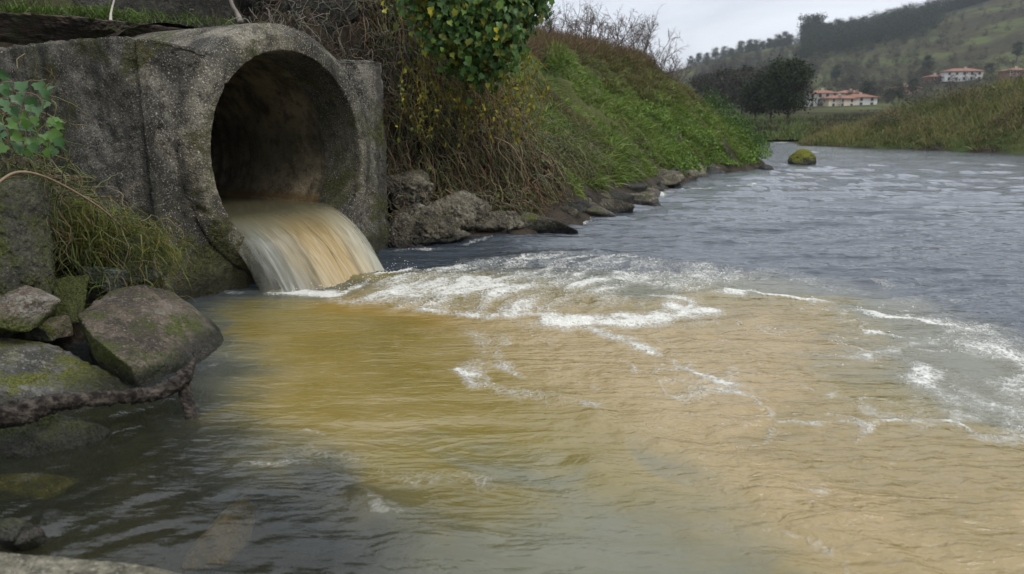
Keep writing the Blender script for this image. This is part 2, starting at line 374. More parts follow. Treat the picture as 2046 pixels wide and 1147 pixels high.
# ------------------------------------------------------------------ river water
wx = graded(-6, 150, -2.6, 4.2, .018, 1.035); wy = graded(-4, 70, 1.35, 8.0, .020, 1.03)
WX, WY = np.meshgrid(wx, wy, indexing='ij'); sh = WX.shape; X, Y = WX.ravel(), WY.ravel(); Q = xyz(X, Y)
warp = np.column_stack([fbm(Q, 1.6, 4, .55, 31), fbm(Q, 1.6, 4, .55, 33), X * 0])
Xw, Yw = X + warp[:, 0] * .26, Y + warp[:, 1] * .26
def world_poly(pp): return np.array([W(*q)[:2] for q in pp])
def area(pp, soft):
    P = world_poly(pp); d, _ = polydist(Xw, Yw, np.concatenate([P, P[:1]])); ins = inpoly(Xw, Yw, P)
    return sstep(-1, 1, np.where(ins, d, -d) / soft)
def stroke(pp, wid, val, wv=.05, warpk=1.0):
    P = world_poly(pp); d, par = polydist(X + (Xw - X) * warpk, Y + (Yw - Y) * warpk, P)
    pn = .58 + .9 * fbm(Q, 4.2, 3, .6, 77 + len(pp) + pp[0][0] * .01); wloc = 1.75 * wid * (1 + .6 * np.interp(par, np.arange(len(P)), rng.uniform(-1, 1, len(P))))
    return val * (np.clip(pn + .34, .48, 1.15) if warpk == 1.0 else 1.0) * np.exp(-(d / wloc) ** 2)
sed = area([(500, 605), (620, 592), (760, 560), (900, 560), (1100, 570), (1290, 605), (1420, 580), (1520, 578), (1640, 598), (1720, 640), (1700, 720), (1740, 800), (1880, 850), (2046, 880), (2300, 960), (2300, 1300), (1560, 1300), (1420, 1080), (1250, 985), (1100, 940), (900, 930), (950, 1000), (660, 985), (500, 910), (430, 800), (415, 690)], .5)
oran = area([(600, 600), (720, 585), (960, 615), (1010, 640), (900, 650), (760, 640), (640, 625)], .2) + .25 * area([(470, 640), (980, 640), (1040, 760), (960, 860), (560, 880), (480, 760)], .35)
tan = area([(1000, 600), (1290, 610), (1460, 590), (1640, 605), (1720, 660), (1700, 740), (1740, 810), (1900, 860), (2300, 960), (2300, 1300), (1650, 1200), (1350, 960), (1080, 800), (980, 690)], .42)
mixz = area([(450, 600), (900, 540), (1250, 545), (1500, 545), (1800, 600), (2046, 700), (2400, 800), (2300, 1300), (900, 1300), (700, 1040), (480, 960), (400, 860), (400, 680)], .35)
clear = area([(-300, 700), (150, 690), (300, 760), (420, 800), (470, 880), (520, 940), (680, 1010), (860, 1060), (900, 1300), (-300, 1400)], .38)
foam = np.zeros_like(X)
spl = area([(690, 606), (760, 575), (800, 545), (900, 528), (1050, 522), (1180, 545), (1290, 585), (1310, 612), (1180, 618), (1000, 632), (850, 622)], .24)
foam = np.maximum(foam, spl * .86); foam = np.maximum(foam, 1.05 * area([(735, 592), (785, 552), (930, 545), (1080, 572), (1000, 600), (860, 606)], .2))
spl2 = area([(800, 540), (900, 515), (1150, 500), (1450, 520), (1560, 555), (1400, 590), (1250, 570), (1000, 540)], .2)
foam = np.maximum(foam, spl2 * .58)
for pp, wd_, vl in (
    ([(700, 600), (850, 618), (1000, 625), (1110, 622), (1240, 640), (1330, 625), (1385, 613), (1372, 592), (1450, 578), (1500, 575), (1620, 596), (1740, 622), (1880, 655)], .045, .85),
    ([(1180, 560), (1300, 590), (1375, 600)], .07, .7), ([(1130, 636), (1230, 640), (1330, 622), (1385, 612)], .10, .95),
    ([(1110, 640), (1200, 658), (1260, 690), (1330, 725), (1400, 765), (1470, 800)], .07, .72), ([(1240, 640), (1330, 650), (1420, 640)], .05, .6),
    ([(1860, 640), (1930, 680), (2000, 722), (2046, 765), (2120, 830)], .085, .78), ([(1995, 700), (2035, 760), (2040, 860)], .17, .70), ([(1850, 870), (1930, 800), (2010, 740)], .06, .7), ([(1950, 900), (2046, 900)], .06, .62),
    ([(1700, 705), (1760, 702), (1810, 735), (1850, 770)], .055, .8), ([(1860, 745), (1835, 800), (1815, 840)], .06, .68), ([(1740, 820), (1850, 850)], .06, .6), ([(1900, 800), (1990, 830), (2060, 880)], .12, .66),
    ([(905, 735), (950, 772), (1010, 790), (1110, 800)], .045, .8), ([(1000, 640), (960, 690), (925, 740)], .06, .66), ([(1030, 660), (1000, 700), (1010, 760)], .05, .62), ([(1780, 700), (1850, 690), (1960, 690)], .06, .6), ([(1900, 760), (1980, 790), (2060, 845)], .10, .66), ([(1700, 640), (1800, 690), (1900, 740)], .10, .48), ([(1500, 540), (1650, 570), (1800, 600), (1950, 660)], .10, .5), ([(1360, 790), (1430, 795), (1490, 810)], .05, .66), ([(1310, 760), (1400, 775), (1500, 745)], .03, .5),
    ([(490, 925), (560, 945), (620, 965), (670, 998), (740, 1015), (810, 1022)], .022, .62), ([(600, 870), (640, 890)], .03, .6), ([(640, 930), (760, 960), (900, 985)], .06, .46),
    ([(1190, 412), (1280, 395), (1370, 380), (1480, 368), (1520, 364)], .12, .75), ([(1530, 286), (1560, 284), (1600, 285)], .5, .8), ([(1420, 520), (1540, 540), (1700, 560), (1900, 600)], .1, .48),
    ([(790, 503), (900, 492), (1000, 478), (1060, 466), (1160, 456), (1180, 440), (1240, 410), (1330, 385)], .035, .62), ([(395, 590), (460, 582), (535, 582)], .015, .66), ([(230, 868), (150, 895), (60, 912)], .012, .7), ([(452, 690), (400, 726), (330, 752)], .012, .5),
    ([(535, 584), (600, 586), (680, 583), (780, 546)], .055, 1.0)):
    foam = np.maximum(foam, stroke(pp, wd_, vl))
# streaks of foam drawn out along the jet
ang = R(58); ca, sa = math.cos(ang), math.sin(ang)
strk = fbm(np.column_stack([(X * ca + Y * sa) * 2.2 + warp[:, 0] * .5, (-X * sa + Y * ca) * 9 + warp[:, 1] * 1.5, X * 0]), 1, 4, .6, 41)
wq = Q + np.column_stack([fbm(Q, 2.2, 3, .5, 97), fbm(Q, 2.2, 3, .5, 98), X * 0]) * .35
reg = np.clip(spl2 * 1.0 + tan * .75 + .8 * area([(1500, 560), (1900, 610), (2200, 720), (2200, 950), (1850, 880), (1700, 760), (1650, 620)], .4), 0, 1)
for fs_, fw_, sd_ in ((1.5, .06, 201), (2.9, .085, 202), (5.2, .09, 203)):
    fl_ = np.exp(-(fbm(wq * np.array([1, 1.35, 1]), fs_, 2, .4, sd_) / fw_) ** 2) * sstep(-.12, .35, fbm(Q, 1.3, 3, .55, sd_ + 9)); foam = np.maximum(foam, fl_ * .95 * reg)
fleck = sstep(.28, .6, fbm(Q, 9, 3, .6, 95)) * np.clip(tan + .5 * spl2 + .25 * sed, 0, 1) * sstep(-.1, .3, fbm(Q, 1.1, 3, .5, 96)); foam = np.maximum(foam, fleck * .62)
foam = np.clip(foam * (1 - .25 * spl) + spl * strk * .62 + spl2 * strk * .4, 0, 1)
turb = np.clip(spl * 1.0 + spl2 * .7 + .45 * tan * (1 - spl), 0, 1)
river = (1 - mixz) * (1 - clear)
calm = clear + sed * (1 - tan) * (1 - spl)
farf = np.clip(8 / np.maximum(np.hypot(X, Y), 1), .25, 1)
Qr = np.column_stack([X * 1.0 + warp[:, 0] * .2, Y * 1.6 + warp[:, 1] * .2, X * 0])
rip = fbm(np.column_stack([X * .42 + warp[:, 0] * .2, Y * 1.9 + warp[:, 1] * .2, X * 0]), 1.9, 4, .5, 51); rip2 = fbm(Qr, 8, 3, .6, 53)
tur = 1 - np.abs(fbm(np.column_stack([(X * ca + Y * sa) * 1.0, (-X * sa + Y * ca) * 2.2, X * 0]) + warp * .3, 3.2, 4, .55, 55)) * 2
Z = rip * .07 * river + rip2 * .008 * river + rip * .012 * mixz * (1 - calm * .5) + (1 - np.abs(fbm(Qr, 4.5, 3, .55, 57)) * 2) * .012 * tan + rip2 * .005 * tan + rip2 * .0025 * calm + (1 - np.abs(fbm(np.column_stack([X * .55 + Y * .85, X * 2.2 - Y * 1.4, X * 0]) + warp * .4, 2.6, 3, .5, 59)) * 2) * .006 * clear
Z += (tur * .016 + strk * .024 + rip2 * .006) * spl + (tur * .012 + rip2 * .006) * spl2 * (1 - spl) + spl * .006
for pp, wd_, am in (([(1080, 795), (1180, 850), (1330, 910), (1500, 975), (1720, 1090), (1900, 1200)], .05, .016), ([(490, 930), (620, 970), (680, 1005), (820, 1028), (960, 1060)], .03, .010), ([(1150, 930), (1280, 985), (1450, 1060), (1600, 1150)], .04, .010), ([(1380, 1060), (1500, 1110), (1640, 1180)], .03, .010),
                    ([(1300, 605), (1450, 577), (1620, 594), (1880, 654), (2046, 760)], .05, .014), ([(700, 1000), (850, 1045), (1000, 1075), (1130, 1085)], .05, .010)):
    Z += stroke(pp, wd_, am, warpk=.6)
# lay the river flat under the concrete and over the land edge
Z = Z * np.clip(np.where(X < -2.9, 0, 1), 0, 1)
Z += np.clip(foam - .5, 0, 1) * (.010 + .012 * fbm(Q, 14, 3, .6, 61))
V = np.column_stack([X, Y, Z]); F = gridF(*sh)
gh = ground_h(X, Y, False)[1]; deepland = gh > 1.1
F = F[~deepland[F].all(1)]
Ls = (X - CC[0]) * UU[0] + (Y - CC[1]) * UU[1]; Lt = (X - CC[0]) * AA[0] + (Y - CC[1]) * AA[1]
kill = (np.abs(Ls) < 1.1) & (Lt < -.2)
F = F[~kill[F].any(1)]
def m_water():
    m, g = newmat('river_water'); p = g.pos()
    sedA, foamA, clrA, orA, tanA, mixA, turA = [g.attr(k) for k in ('sed', 'foam', 'clear', 'orange', 'tan', 'mixz', 'turb')]
    n1 = g.noise(g.scl(p, 1, 1.8, 1), 2.0, 5, .6, 0, .8)
    sf = g.ramp(g.math('ADD', sedA, g.math('MULTIPLY', g.attr('swirl'), g.math('MULTIPLY', g.math('MULTIPLY', sedA, g.math('SUBTRACT', 1.0, sedA)), 3.6))), .10, .90)
    col = g.mix(mixA, (.028, .036, .044), (.100, .098, .060))  # mixing-water tone lightened: reflected sky is painted into the diffuse colour
    och = g.mix(orA, (.148, .116, .030), (.190, .126, .028))
    och = g.mix(g.math('MULTIPLY', tanA, .9), och, (.245, .178, .078))  # paler sediment over the rippled plume, with sky reflection put into its colour
    swA = g.attr('swirl')
    och = g.mix(g.ramp(swA, .0, .35, 0, .38), och, (.130, .105, .032)); och = g.mix(g.ramp(swA, -.0, -.38, 0, .32), och, (.25, .19, .090))
    col = g.mix(sf, col, och)
    # foam: noisy lace
    pf = g.n('ShaderNodeVectorMath', {'operation': 'ADD'}, _0=p, _1=g.n('ShaderNodeVectorMath', {'operation': 'SCALE'}, _0=g.noise(p, 7, 3, .6, 1), Scale=.09).outputs[0]).outputs[0]
    f1 = g.noise(g.scl(pf, 1, 1.5, 1), 21, 5, .72); f2 = g.noise(pf, 65, 3, .65); vo = g.n('ShaderNodeTexVoronoi', {'feature': 'DISTANCE_TO_EDGE'}, Vector=pf, Scale=26.0).outputs[0]
    lace = g.math('SUBTRACT', g.math('ADD', g.math('MULTIPLY', f1, .75), g.math('MULTIPLY', f2, .45)), g.math('MULTIPLY', g.math('MINIMUM', vo, .25), .8))
    fs = g.math('ADD', g.math('MULTIPLY', foamA, 1.12), lace); ff = g.math('ADD', g.ramp(fs, .84, 1.6, 0, .50), g.ramp(fs, 1.22, 1.5, 0, .40))
    ff = g.math('MULTIPLY', ff, g.ramp(foamA, .10, .40))
    col2 = g.mix(g.math('MULTIPLY', ff, .93), col, (.74, .73, .66))
    rough = g.math('ADD', g.math('MULTIPLY', ff, .5), g.math('ADD', .05, g.math('MULTIPLY', tanA, .05)))
    h1 = g.noise(g.scl(p, .34, 1.7, 1), 4.0, 4, .52, 0, .4); h2 = g.noise(g.scl(p, .8, 1.5, 1), 22, 4, .55, 0, .5); h3 = g.noise(p, 80, 3, .6)
    amp = g.math('ADD', .27, g.math('ADD', g.math('MULTIPLY', turA, 1.35), g.math('MULTIPLY', g.math('SUBTRACT', 1.0, mixA), .42)))
    amp = g.math('MULTIPLY', amp, g.math('SUBTRACT', 1.0, g.math('MULTIPLY', clrA, .82)))
    hh = g.math('MULTIPLY', g.math('ADD', g.math('MULTIPLY', h1, 1.0), g.math('ADD', g.math('MULTIPLY', h2, .24), g.math('MULTIPLY', g.math('MULTIPLY', h3, turA), .10))), amp)
    rg = g.noise(g.scl(p, 1.0, 3.2, 1, R(-28)), 2.6, 4, .5, 0, .7); rg = g.math('SUBTRACT', 1.0, g.math('ABSOLUTE', g.math('MULTIPLY', g.math('SUBTRACT', rg, .5), 5.0)))
    rg = g.math('MULTIPLY', g.math('MAXIMUM', rg, 0.0), g.math('MULTIPLY', mixA, g.math('SUBTRACT', 1.0, g.math('MULTIPLY', turA, .35))))
    calmm = g.math('MULTIPLY', g.math('SUBTRACT', 1.0, g.math('MULTIPLY', g.math('MULTIPLY', sedA, g.math('SUBTRACT', 1.0, tanA)), .72)), g.ramp(g.noise(p, 1.1, 3, .5), .3, .65, .15, 1.0))
    hh = g.math('ADD', hh, g.math('MULTIPLY', g.math('MULTIPLY', rg, calmm), .24))
    rf = g.noise(g.scl(p, .9, 1.7, 1, R(-20)), 13, 3, .55, 0, .6); rf = g.math('ABSOLUTE', g.math('SUBTRACT', rf, .5))
    hh = g.math('ADD', hh, g.math('MULTIPLY', g.math('MULTIPLY', rf, g.math('ADD', tanA, g.math('MULTIPLY', turA, .5))), g.math('MULTIPLY', g.ramp(g.noise(p, 1.6, 3, .5), .35, .65), -.38)))
    hh = g.math('ADD', hh, g.math('MULTIPLY', g.math('MULTIPLY', ff, f2), .5))
    b = g.n('ShaderNodeBump', None, Strength=1.0, Distance=.055, Height=hh)
    pr = g.n('ShaderNodeBsdfPrincipled', None, Base_Color=col2, Roughness=rough, IOR=1.45, Normal=b)
    gl = g.n('ShaderNodeBsdfGlossy', None, Color=(1, 1, 1), Roughness=.06, Normal=b)
    tr = g.n('ShaderNodeBsdfTransparent', None, Color=(.62, .60, .44))
    body = g.n('ShaderNodeBsdfDiffuse', None, Color=(.05, .055, .035))
    tb = g.n('ShaderNodeMixShader', None, _0=.22); g.put(tb.inputs[1], tr); g.put(tb.inputs[2], body)
    fr = g.n('ShaderNodeFresnel', None, IOR=1.33, Normal=b)
    cw = g.n('ShaderNodeMixShader', None, _0=fr); g.put(cw.inputs[1], tb); g.put(cw.inputs[2], gl)
    mx = g.n('ShaderNodeMixShader', None, _0=g.math('MULTIPLY', clrA, g.math('SUBTRACT', 1.0, ff))); g.put(mx.inputs[1], pr); g.put(mx.inputs[2], cw)
    finish(g, mx); return m
M_water = m_water()
w2 = np.column_stack([fbm(Q, .9, 4, .55, 221), fbm(Q, .9, 4, .55, 223), X * 0]) * .9; w3 = np.column_stack([fbm(Q + w2, 1.8, 3, .55, 225), fbm(Q + w2, 1.8, 3, .55, 227), X * 0]) * .5
swirl = fbm((Q + w2 + w3) * np.array([1, 1.3, 1]), 1.3, 4, .58, 229)
WAT = {'swirl': swirl, 'sed': sed, 'foam': foam, 'clear': clear, 'orange': np.clip(oran, 0, 1), 'tan': tan, 'mixz': mixz, 'turb': turb}
kind(link('river_water', mesh_np('river_water', V, F, attrs=WAT), M_water), 'structure')


# ------------------------------------------------------------------ concrete outlet
def m_concrete(name, dark, light, moss=.4, wetlow=False, agg=1.0):
    m, g = newmat(name); p = g.pos()
    n1 = g.noise(p, 1.6, 6, .62, 0, .6); n2 = g.noise(p, 9, 6, .68); n3 = g.noise(p, 48, 4, .7); n4 = g.noise(p, 130, 3, .65); vo = g.n('ShaderNodeTexVoronoi', None, Vector=p, Scale=70.0, Randomness=1.0)
    c = g.mix(g.ramp(n1, .36, .64), dark, light)
    c = g.mix(g.ramp(n2, .44, .66, 0, .8), c, tuple(x * .35 for x in dark))
    vr = g.n('ShaderNodeSeparateXYZ', None, Vector=vo.outputs['Color']).outputs[0]
    peb = g.math('MULTIPLY', g.ramp(vo.outputs['Distance'], .0085 * 70 * .9, .0085 * 70 * .5), g.ramp(vr, .60, .72))
    c = g.mix(g.math('MULTIPLY', g.math('MULTIPLY', peb, g.ramp(n2, .40, .6)), .38 * agg), c, tuple(min(1, x * 1.8) for x in light))
    c = g.mix(g.math('MULTIPLY', g.ramp(vr, .3, .15), .3 * agg), c, tuple(x * .3 for x in dark))
    n5 = g.noise(p, 75, 5, .75); c = g.mix(g.ramp(n5, .575, .64, 0, .95 * agg), c, tuple(min(1, x * 2.3) for x in light)); c = g.mix(g.ramp(n5, .44, .36, 0, .75 * agg), c, (.012, .011, .009))
    c = g.mix(g.ramp(g.noise(p, 1.1, 4, .6), .45, .62, 0, .45), c, g.mix(.35, c, (.17, .125, .06)))
    c = g.mix(g.ramp(g.noise(p, .9, 4, .6, 0, 1.0), .5, .62, 0, .55), c, g.mix(.6, c, (.055, .062, .025)))
    c = g.mix(g.ramp(n4, .55, .7, 0, .6), c, (.010, .010, .008))
    st = g.noise(g.scl(p, 5, 5, .5), 1.2, 4, .6)
    c = g.mix(g.ramp(st, .5, .66, 0, .7), c, (.02, .02, .017))
    zz = g.n('ShaderNodeSeparateXYZ', None, Vector=p).outputs[2]
    mm = g.math('ADD', g.noise(p, 2.6, 5, .65, 0, .8), g.math('MULTIPLY', g.math('SUBTRACT', n3, .5), .35))
    mm = g.math('ADD', mm, g.ramp(zz, .1, .9, .13, 0))
    c = g.mix(g.ramp(mm, .74 - moss * .2, .84 - moss * .2, 0, .85), c, g.mix(g.ramp(n3, .4, .65), (.022, .026, .006), (.085, .085, .018)))
    if agg < .5: c = g.mix(g.math('MULTIPLY', g.ramp(g.math('ABSOLUTE', g.math('SUBTRACT', zz, g.math('ADD', .49, g.math('MULTIPLY', n2, .06)))), .06, .0), .8), c, (.13, .075, .022))
    wf = g.ramp(g.math('SUBTRACT', zz, g.math('MULTIPLY', n2, .25)), -.08, .10, 1, 0)
    c = g.mix(g.math('MULTIPLY', wf, .7), c, (.014, .013, .008))
    hgt = g.math('ADD', g.math('ADD', g.math('MULTIPLY', n3, .5 * agg), g.math('MULTIPLY', peb, .18)), g.math('ADD', g.math('MULTIPLY', n2, .8), g.math('MULTIPLY', n4, .25)))
    b = g.n('ShaderNodeBump', None, Strength=1.0, Distance=.055, Height=hgt)
    finish(g, g.n('ShaderNodeBsdfPrincipled', None, Base_Color=c, Roughness=g.ramp(wf, 0, 1, .92, .4), Specular_IOR_Level=.3, Normal=b)); return m
M_conc = m_concrete('weathered_concrete', (.052, .049, .041), (.24, .222, .18), .95)
M_ring = m_concrete('collar_concrete', (.066, .062, .050), (.28, .255, .195), .95)
M_bore = m_concrete('bore_concrete', (.11, .095, .06), (.31, .255, .165), .05, agg=.35)
outlet = empty('concrete_outlet', L2W(np.array(0.), np.array(-.1), -.3), 'round concrete drain outlet set in a rough weathered headwall above the river', 'drain outlet')
O0 = np.array(outlet.location)
# headwall: front face with a round hole, swept back into the bank
nphi, nr, nb = 400, 46, 60
S0, S1, Z0, Z1 = -1.25, 1.27, -.45, 1.73; RB = .07
ph = np.linspace(0, 2 * np.pi, nphi, endpoint=False)
def rect_r(ph):
    out = []
    for a in ph:
        c, s = math.cos(a), math.sin(a); k = 1e9
        if c > 1e-6: k = min(k, S1 / c)
        if c < -1e-6: k = min(k, S0 / c)
        if s > 1e-6: k = min(k, (Z1 - CC[2]) / s)
        if s < -1e-6: k = min(k, (Z0 - CC[2]) / s)
        out.append(k)
    return np.array(out)
rr = np.maximum(rect_r(ph), .93); rows = []
for i in range(nr):
    f = i / (nr - 1); r_ = .88 + (rr - .88) * f
    rows.append((r_ * np.cos(ph), np.full(nphi, -.07), r_ * np.sin(ph) + CC[2]))
for i in range(1, nb):
    f = i / (nb - 1); t = -.07 - 1.75 * f
    rows.append((rr * np.cos(ph), np.full(nphi, t), rr * np.sin(ph) + CC[2]))
s_ = np.array([r_[0] for r_ in rows]); t_ = np.array([r_[1] for r_ in rows]); z_ = np.array([r_[2] for r_ in rows])
# worn arris: pull the edge in
edge = np.exp(-((np.arange(len(rows)) - (nr - 1)) / 1.6) ** 2)[:, None]
s_ = s_ - edge * np.sign(s_) * .035 * (np.abs(s_) > 1.15); z_ = z_ - edge * .03 * (z_ > 1.6)
z_ = z_ - np.where(z_ > 1.5, .05 * sstep(-1.15, -.5, s_) * (1 - sstep(-.5, .7, s_)), 0) * np.clip((z_ - 1.5) / .2, 0, 1)
z_ = z_ + np.where(z_ > 1.6, sstep(.6, 1.25, s_) * .035, 0)
z_ = np.where(z_ > 1.4, np.maximum(z_, CC[2] + np.sqrt(np.maximum(.90 ** 2 - s_ ** 2, 0))), z_)
P_ = L2W(s_.ravel(), t_.ravel(), z_.ravel())
nrm = np.where((np.arange(len(rows)) < nr)[:, None, None], AA, 0) + np.where((np.arange(len(rows)) >= nr - 2)[:, None, None], (np.cos(ph)[None, :, None] * (np.abs(s_[..., None]) > 1.15) * UU + np.array([0, 0, 1.]) * np.where(z_ > 1.6, 1, 0)[..., None]), 0)
nrm = unit(nrm.reshape(-1, 3))
disp = fbm(P_, 1.4, 3, .5, 71) * .03 + fbm(P_, 9, 5, .66, 72) * .022 - np.clip(fbm(P_, 12, 5, .68, 73), 0, 1) * .035
P_ = P_ + nrm * disp[:, None]
link('headwall', mesh_np('headwall', P_ - O0, gridF(len(rows), nphi, True)), M_conc, outlet)
# collar: the pipe's thick lip, revolved
prof = [(-.42, .797), (-.2, .797), (-.02, .797), (-.004, .800), (0, .808), (.004, .86), (0, .915), (-.006, .925), (-.055, .975), (-.064, .99), (-.12, 1.0), (-.3, 1.0), (-.7, 1.0), (-1.2, 1.0), (-1.9, 1.0)]
pf_ = []
for (a, b) in zip(prof[:-1], prof[1:]):
    n_ = max(1, int(np.hypot(b[0] - a[0], b[1] - a[1]) / .014))
    for i in range(n_): pf_.append((a[0] + (b[0] - a[0]) * i / n_, a[1] + (b[1] - a[1]) * i / n_))
pf_.append(prof[-1]); pf_ = np.array(pf_); nph = 420; ph2 = np.linspace(0, 2 * np.pi, nph, endpoint=False)
tt = np.repeat(pf_[:, 0:1], nph, 1); rq = np.repeat(pf_[:, 1:2], nph, 1)
P_ = L2W((rq * np.cos(ph2)).ravel(), tt.ravel(), (rq * np.sin(ph2) + CC[2]).ravel())
rad = (np.cos(ph2)[:, None] * UU + np.sin(ph2)[:, None] * np.array([0, 0, 1.]))
tg = np.gradient(pf_, axis=0); nn = np.stack([tg[:, 1], -tg[:, 0]], 1); nn = nn / (np.linalg.norm(nn, axis=1, keepdims=True) + 1e-9)
nr3 = (nn[:, 0, None, None] * AA + nn[:, 1, None, None] * rad[None]).reshape(-1, 3)
amp = np.where((tt < -.06) & (rq < .9), .25, 1.0).ravel()
disp = (fbm(P_, 2.2, 3, .5, 81) * .006 + fbm(P_, 16, 5, .68, 82) * .008 - np.clip(fbm(P_, 9, 5, .7, 83) - .12, 0, 1) * .05) * amp
P_ = P_ + nr3 * disp[:, None]
link('pipe_collar', mesh_np('pipe_collar', P_ - O0, gridF(len(pf_), nph, True)), M_ring, outlet)
tb = np.concatenate([np.linspace(-.40, -2.5, 40), [-2.505, -2.52, -2.525], np.linspace(-2.54, -5, 30), [-5.005, -5.02, -5.025], np.linspace(-5.04, -9, 20)]); rb = np.full(len(tb), .799); rb[40:43] = (.815, .83, .815); rb[73:76] = (.815, .83, .815)
ph3 = np.linspace(0, 2 * np.pi, 160, endpoint=False)
P_ = L2W((rb[:, None] * np.cos(ph3)).ravel(), np.repeat(tb, 160), (rb[:, None] * np.sin(ph3) + CC[2]).ravel())
c_ = L2W(np.array([0.]), np.array([-9.]), CC[2])
cap = np.array([[len(P_), (len(tb) - 1) * 160 + i, (len(tb) - 1) * 160 + (i + 1) % 160] for i in range(160)])
bore = link('pipe_bore', mesh_np('pipe_bore', np.concatenate([P_, c_]) - O0, [gridF(len(tb), 160, True)[:, ::-1], cap]), M_bore, outlet)

# ------------------------------------------------------------------ water pouring from the pipe
na, nb = 150, 150
aa = np.linspace(0, 1, na); ZL = .475
lipS = np.interp(aa, [0, 1], [-.645, .635])
fS = np.interp(aa, [0, .12, .3, .55, .8, 1], [-.635, -.55, -.35, -.08, .17, .40]); fT = np.interp(aa, [0, .12, .3, .55, .8, 1], [.24, .42, .56, .62, .61, .56])
bb = np.concatenate([np.linspace(-1, 0, 50, endpoint=False), np.linspace(0, 1, nb - 50)])
SS = np.zeros((nb, na)); TT = np.zeros((nb, na)); ZZ = np.zeros((nb, na))
for j, b in enumerate(bb):
    if b < 0:
        t = -.34 + b * 8.3; TT[j] = t; ZZ[j] = ZL + .012 - t * .004; hw = math.sqrt(max(.799 ** 2 - (ZZ[j, 0] - CC[2]) ** 2, .01)); SS[j] = lipS / .64 * hw
    else:
        SS[j] = lipS + (fS - lipS) * b ** 1.3; TT[j] = -.34 + (fT + .34) * b
        ZZ[j] = ZL + .012 - (ZL + .06) * (.06 * b + .94 * b ** 2.1)
        ed = np.minimum(aa, 1 - aa); ZZ[j] -= .05 * np.exp(-(ed / .035) ** 2) * b
P_ = L2W(SS.ravel(), TT.ravel(), ZZ.ravel())
AU, BV = np.meshgrid(aa, bb); stk = fbm(np.column_stack([AU.ravel() * 11 + .5 * fbm(np.column_stack([AU.ravel() * 4, BV.ravel() * 2, AU.ravel() * 0]), 1, 2), np.clip(BV.ravel(), -1, 1) * 1.2, AU.ravel() * 0]), 1, 4, .6, 91)
fl = sstep(.05, .75, BV.ravel()); stk2 = fbm(np.column_stack([AU.ravel() * 45, np.clip(BV.ravel(), -1, 1) * 2.5, AU.ravel() * 0 + 4]), 1, 3, .6, 92); P_[:, 2] += (stk * .03 + stk2 * .008) * fl; P_ += AA * ((stk * .045 + stk2 * .012) * fl)[:, None]
def m_fall():
    m, g = newmat('pouring_water'); u = g.attr('u'); v = g.attr('v'); fl = g.attr('fl')
    vec = g.n('ShaderNodeCombineXYZ', None, X=g.math('ADD', g.math('MULTIPLY', u, 20.0), g.math('MULTIPLY', v, 1.6)), Y=g.math('MULTIPLY', v, 1.6), Z=0.0)
    vec2 = g.n('ShaderNodeCombineXYZ', None, X=g.math('MULTIPLY', u, 75.0), Y=g.math('MULTIPLY', v, 3.0), Z=3.0)
    n1 = g.noise(vec, 1, 4, .6, 0, .3); n2 = g.noise(vec2, 1, 3, .6); n3 = g.noise(g.n('ShaderNodeCombineXYZ', None, X=g.math('MULTIPLY', u, 4.0), Y=v, Z=7.0), 1, 3)
    c = g.mix(g.ramp(g.math('ADD', g.math('MULTIPLY', u, .6), g.math('MULTIPLY', n3, .4)), .25, .5), (.15, .152, .125), (.27, .195, .085))
    c = g.mix(fl, (.095, .088, .052), c)
    c = g.mix(g.math('MULTIPLY', g.ramp(g.math('ADD', g.math('MULTIPLY', n1, .6), g.math('MULTIPLY', n2, .4)), .5, .64), g.math('MULTIPLY', fl, .26)), c, (.46, .44, .36))
    c = g.mix(g.math('MULTIPLY', g.ramp(n1, .5, .32), g.math('MULTIPLY', fl, .55)), c, (.15, .13, .08))
    c = g.mix(g.math('MULTIPLY', g.ramp(u, .62, 1.0), g.math('MULTIPLY', fl, .8)), c, (.33, .345, .29))
    b = g.n('ShaderNodeBump', None, Strength=.6, Distance=.02, Height=g.math('MULTIPLY', g.math('ADD', n1, g.math('MULTIPLY', n2, .4)), fl))
    p = g.n('ShaderNodeBsdfPrincipled', None, Base_Color=c, Roughness=.14, IOR=1.33, Normal=b)
    t = g.n('ShaderNodeBsdfTransparent', None, Color=(.85, .8, .62))
    mx = g.n('ShaderNodeMixShader', None, _0=g.math('MULTIPLY', fl, g.math('ADD', g.math('MULTIPLY', g.ramp(n1, .55, .35), .25), g.math('ADD', g.ramp(u, .16, .0, 0, .55), g.ramp(u, .86, 1.0, 0, .5))))); g.put(mx.inputs[1], p); g.put(mx.inputs[2], t)
    finish(g, mx); return m
b0 = L2W(np.array(0.), np.array(.3), -.06)
fall = link('water_outflow', mesh_np('water_outflow', P_ - b0, gridF(nb, na), attrs={'u': AU.ravel(), 'v': BV.ravel(), 'fl': fl}), m_fall(), loc=b0)
tag(fall, 'smooth ochre sheet of water pouring out of the concrete pipe', 'waterfall')

# bubbles riding on the foam
pw = np.clip(foam - .52, 0, 1) ** 1.2 * np.gradient(wx)[:, None].repeat(len(wy), 1).ravel() * np.gradient(wy)[None].repeat(len(wx), 0).ravel() * (np.hypot(X, Y) < 9)
k = rng.choice(len(X), 7000, p=pw / pw.sum()); D, F0 = ico(1); rr_ = rng.uniform(.0014, .0046, 7000) * np.clip(np.hypot(X, Y)[k] / 4, .6, 1.6)
P_ = np.column_stack([X, Y, Z])[k] + rng.normal(size=(7000, 3)) * np.array([.014, .014, .0]) - np.array([0, 0, .002])
V_ = (P_[:, None] + D[None] * rr_[:, None, None] * np.array([1.25, 1.25, .7])).reshape(-1, 3); F_ = (np.arange(7000)[:, None, None] * len(D) + F0[None]).reshape(-1, 3)
kind(link('foam_bubbles', mesh_np('foam_bubbles', V_, F_), m_flat('foam_bubble', (.60, .59, .53), .6, .15)), 'stuff')
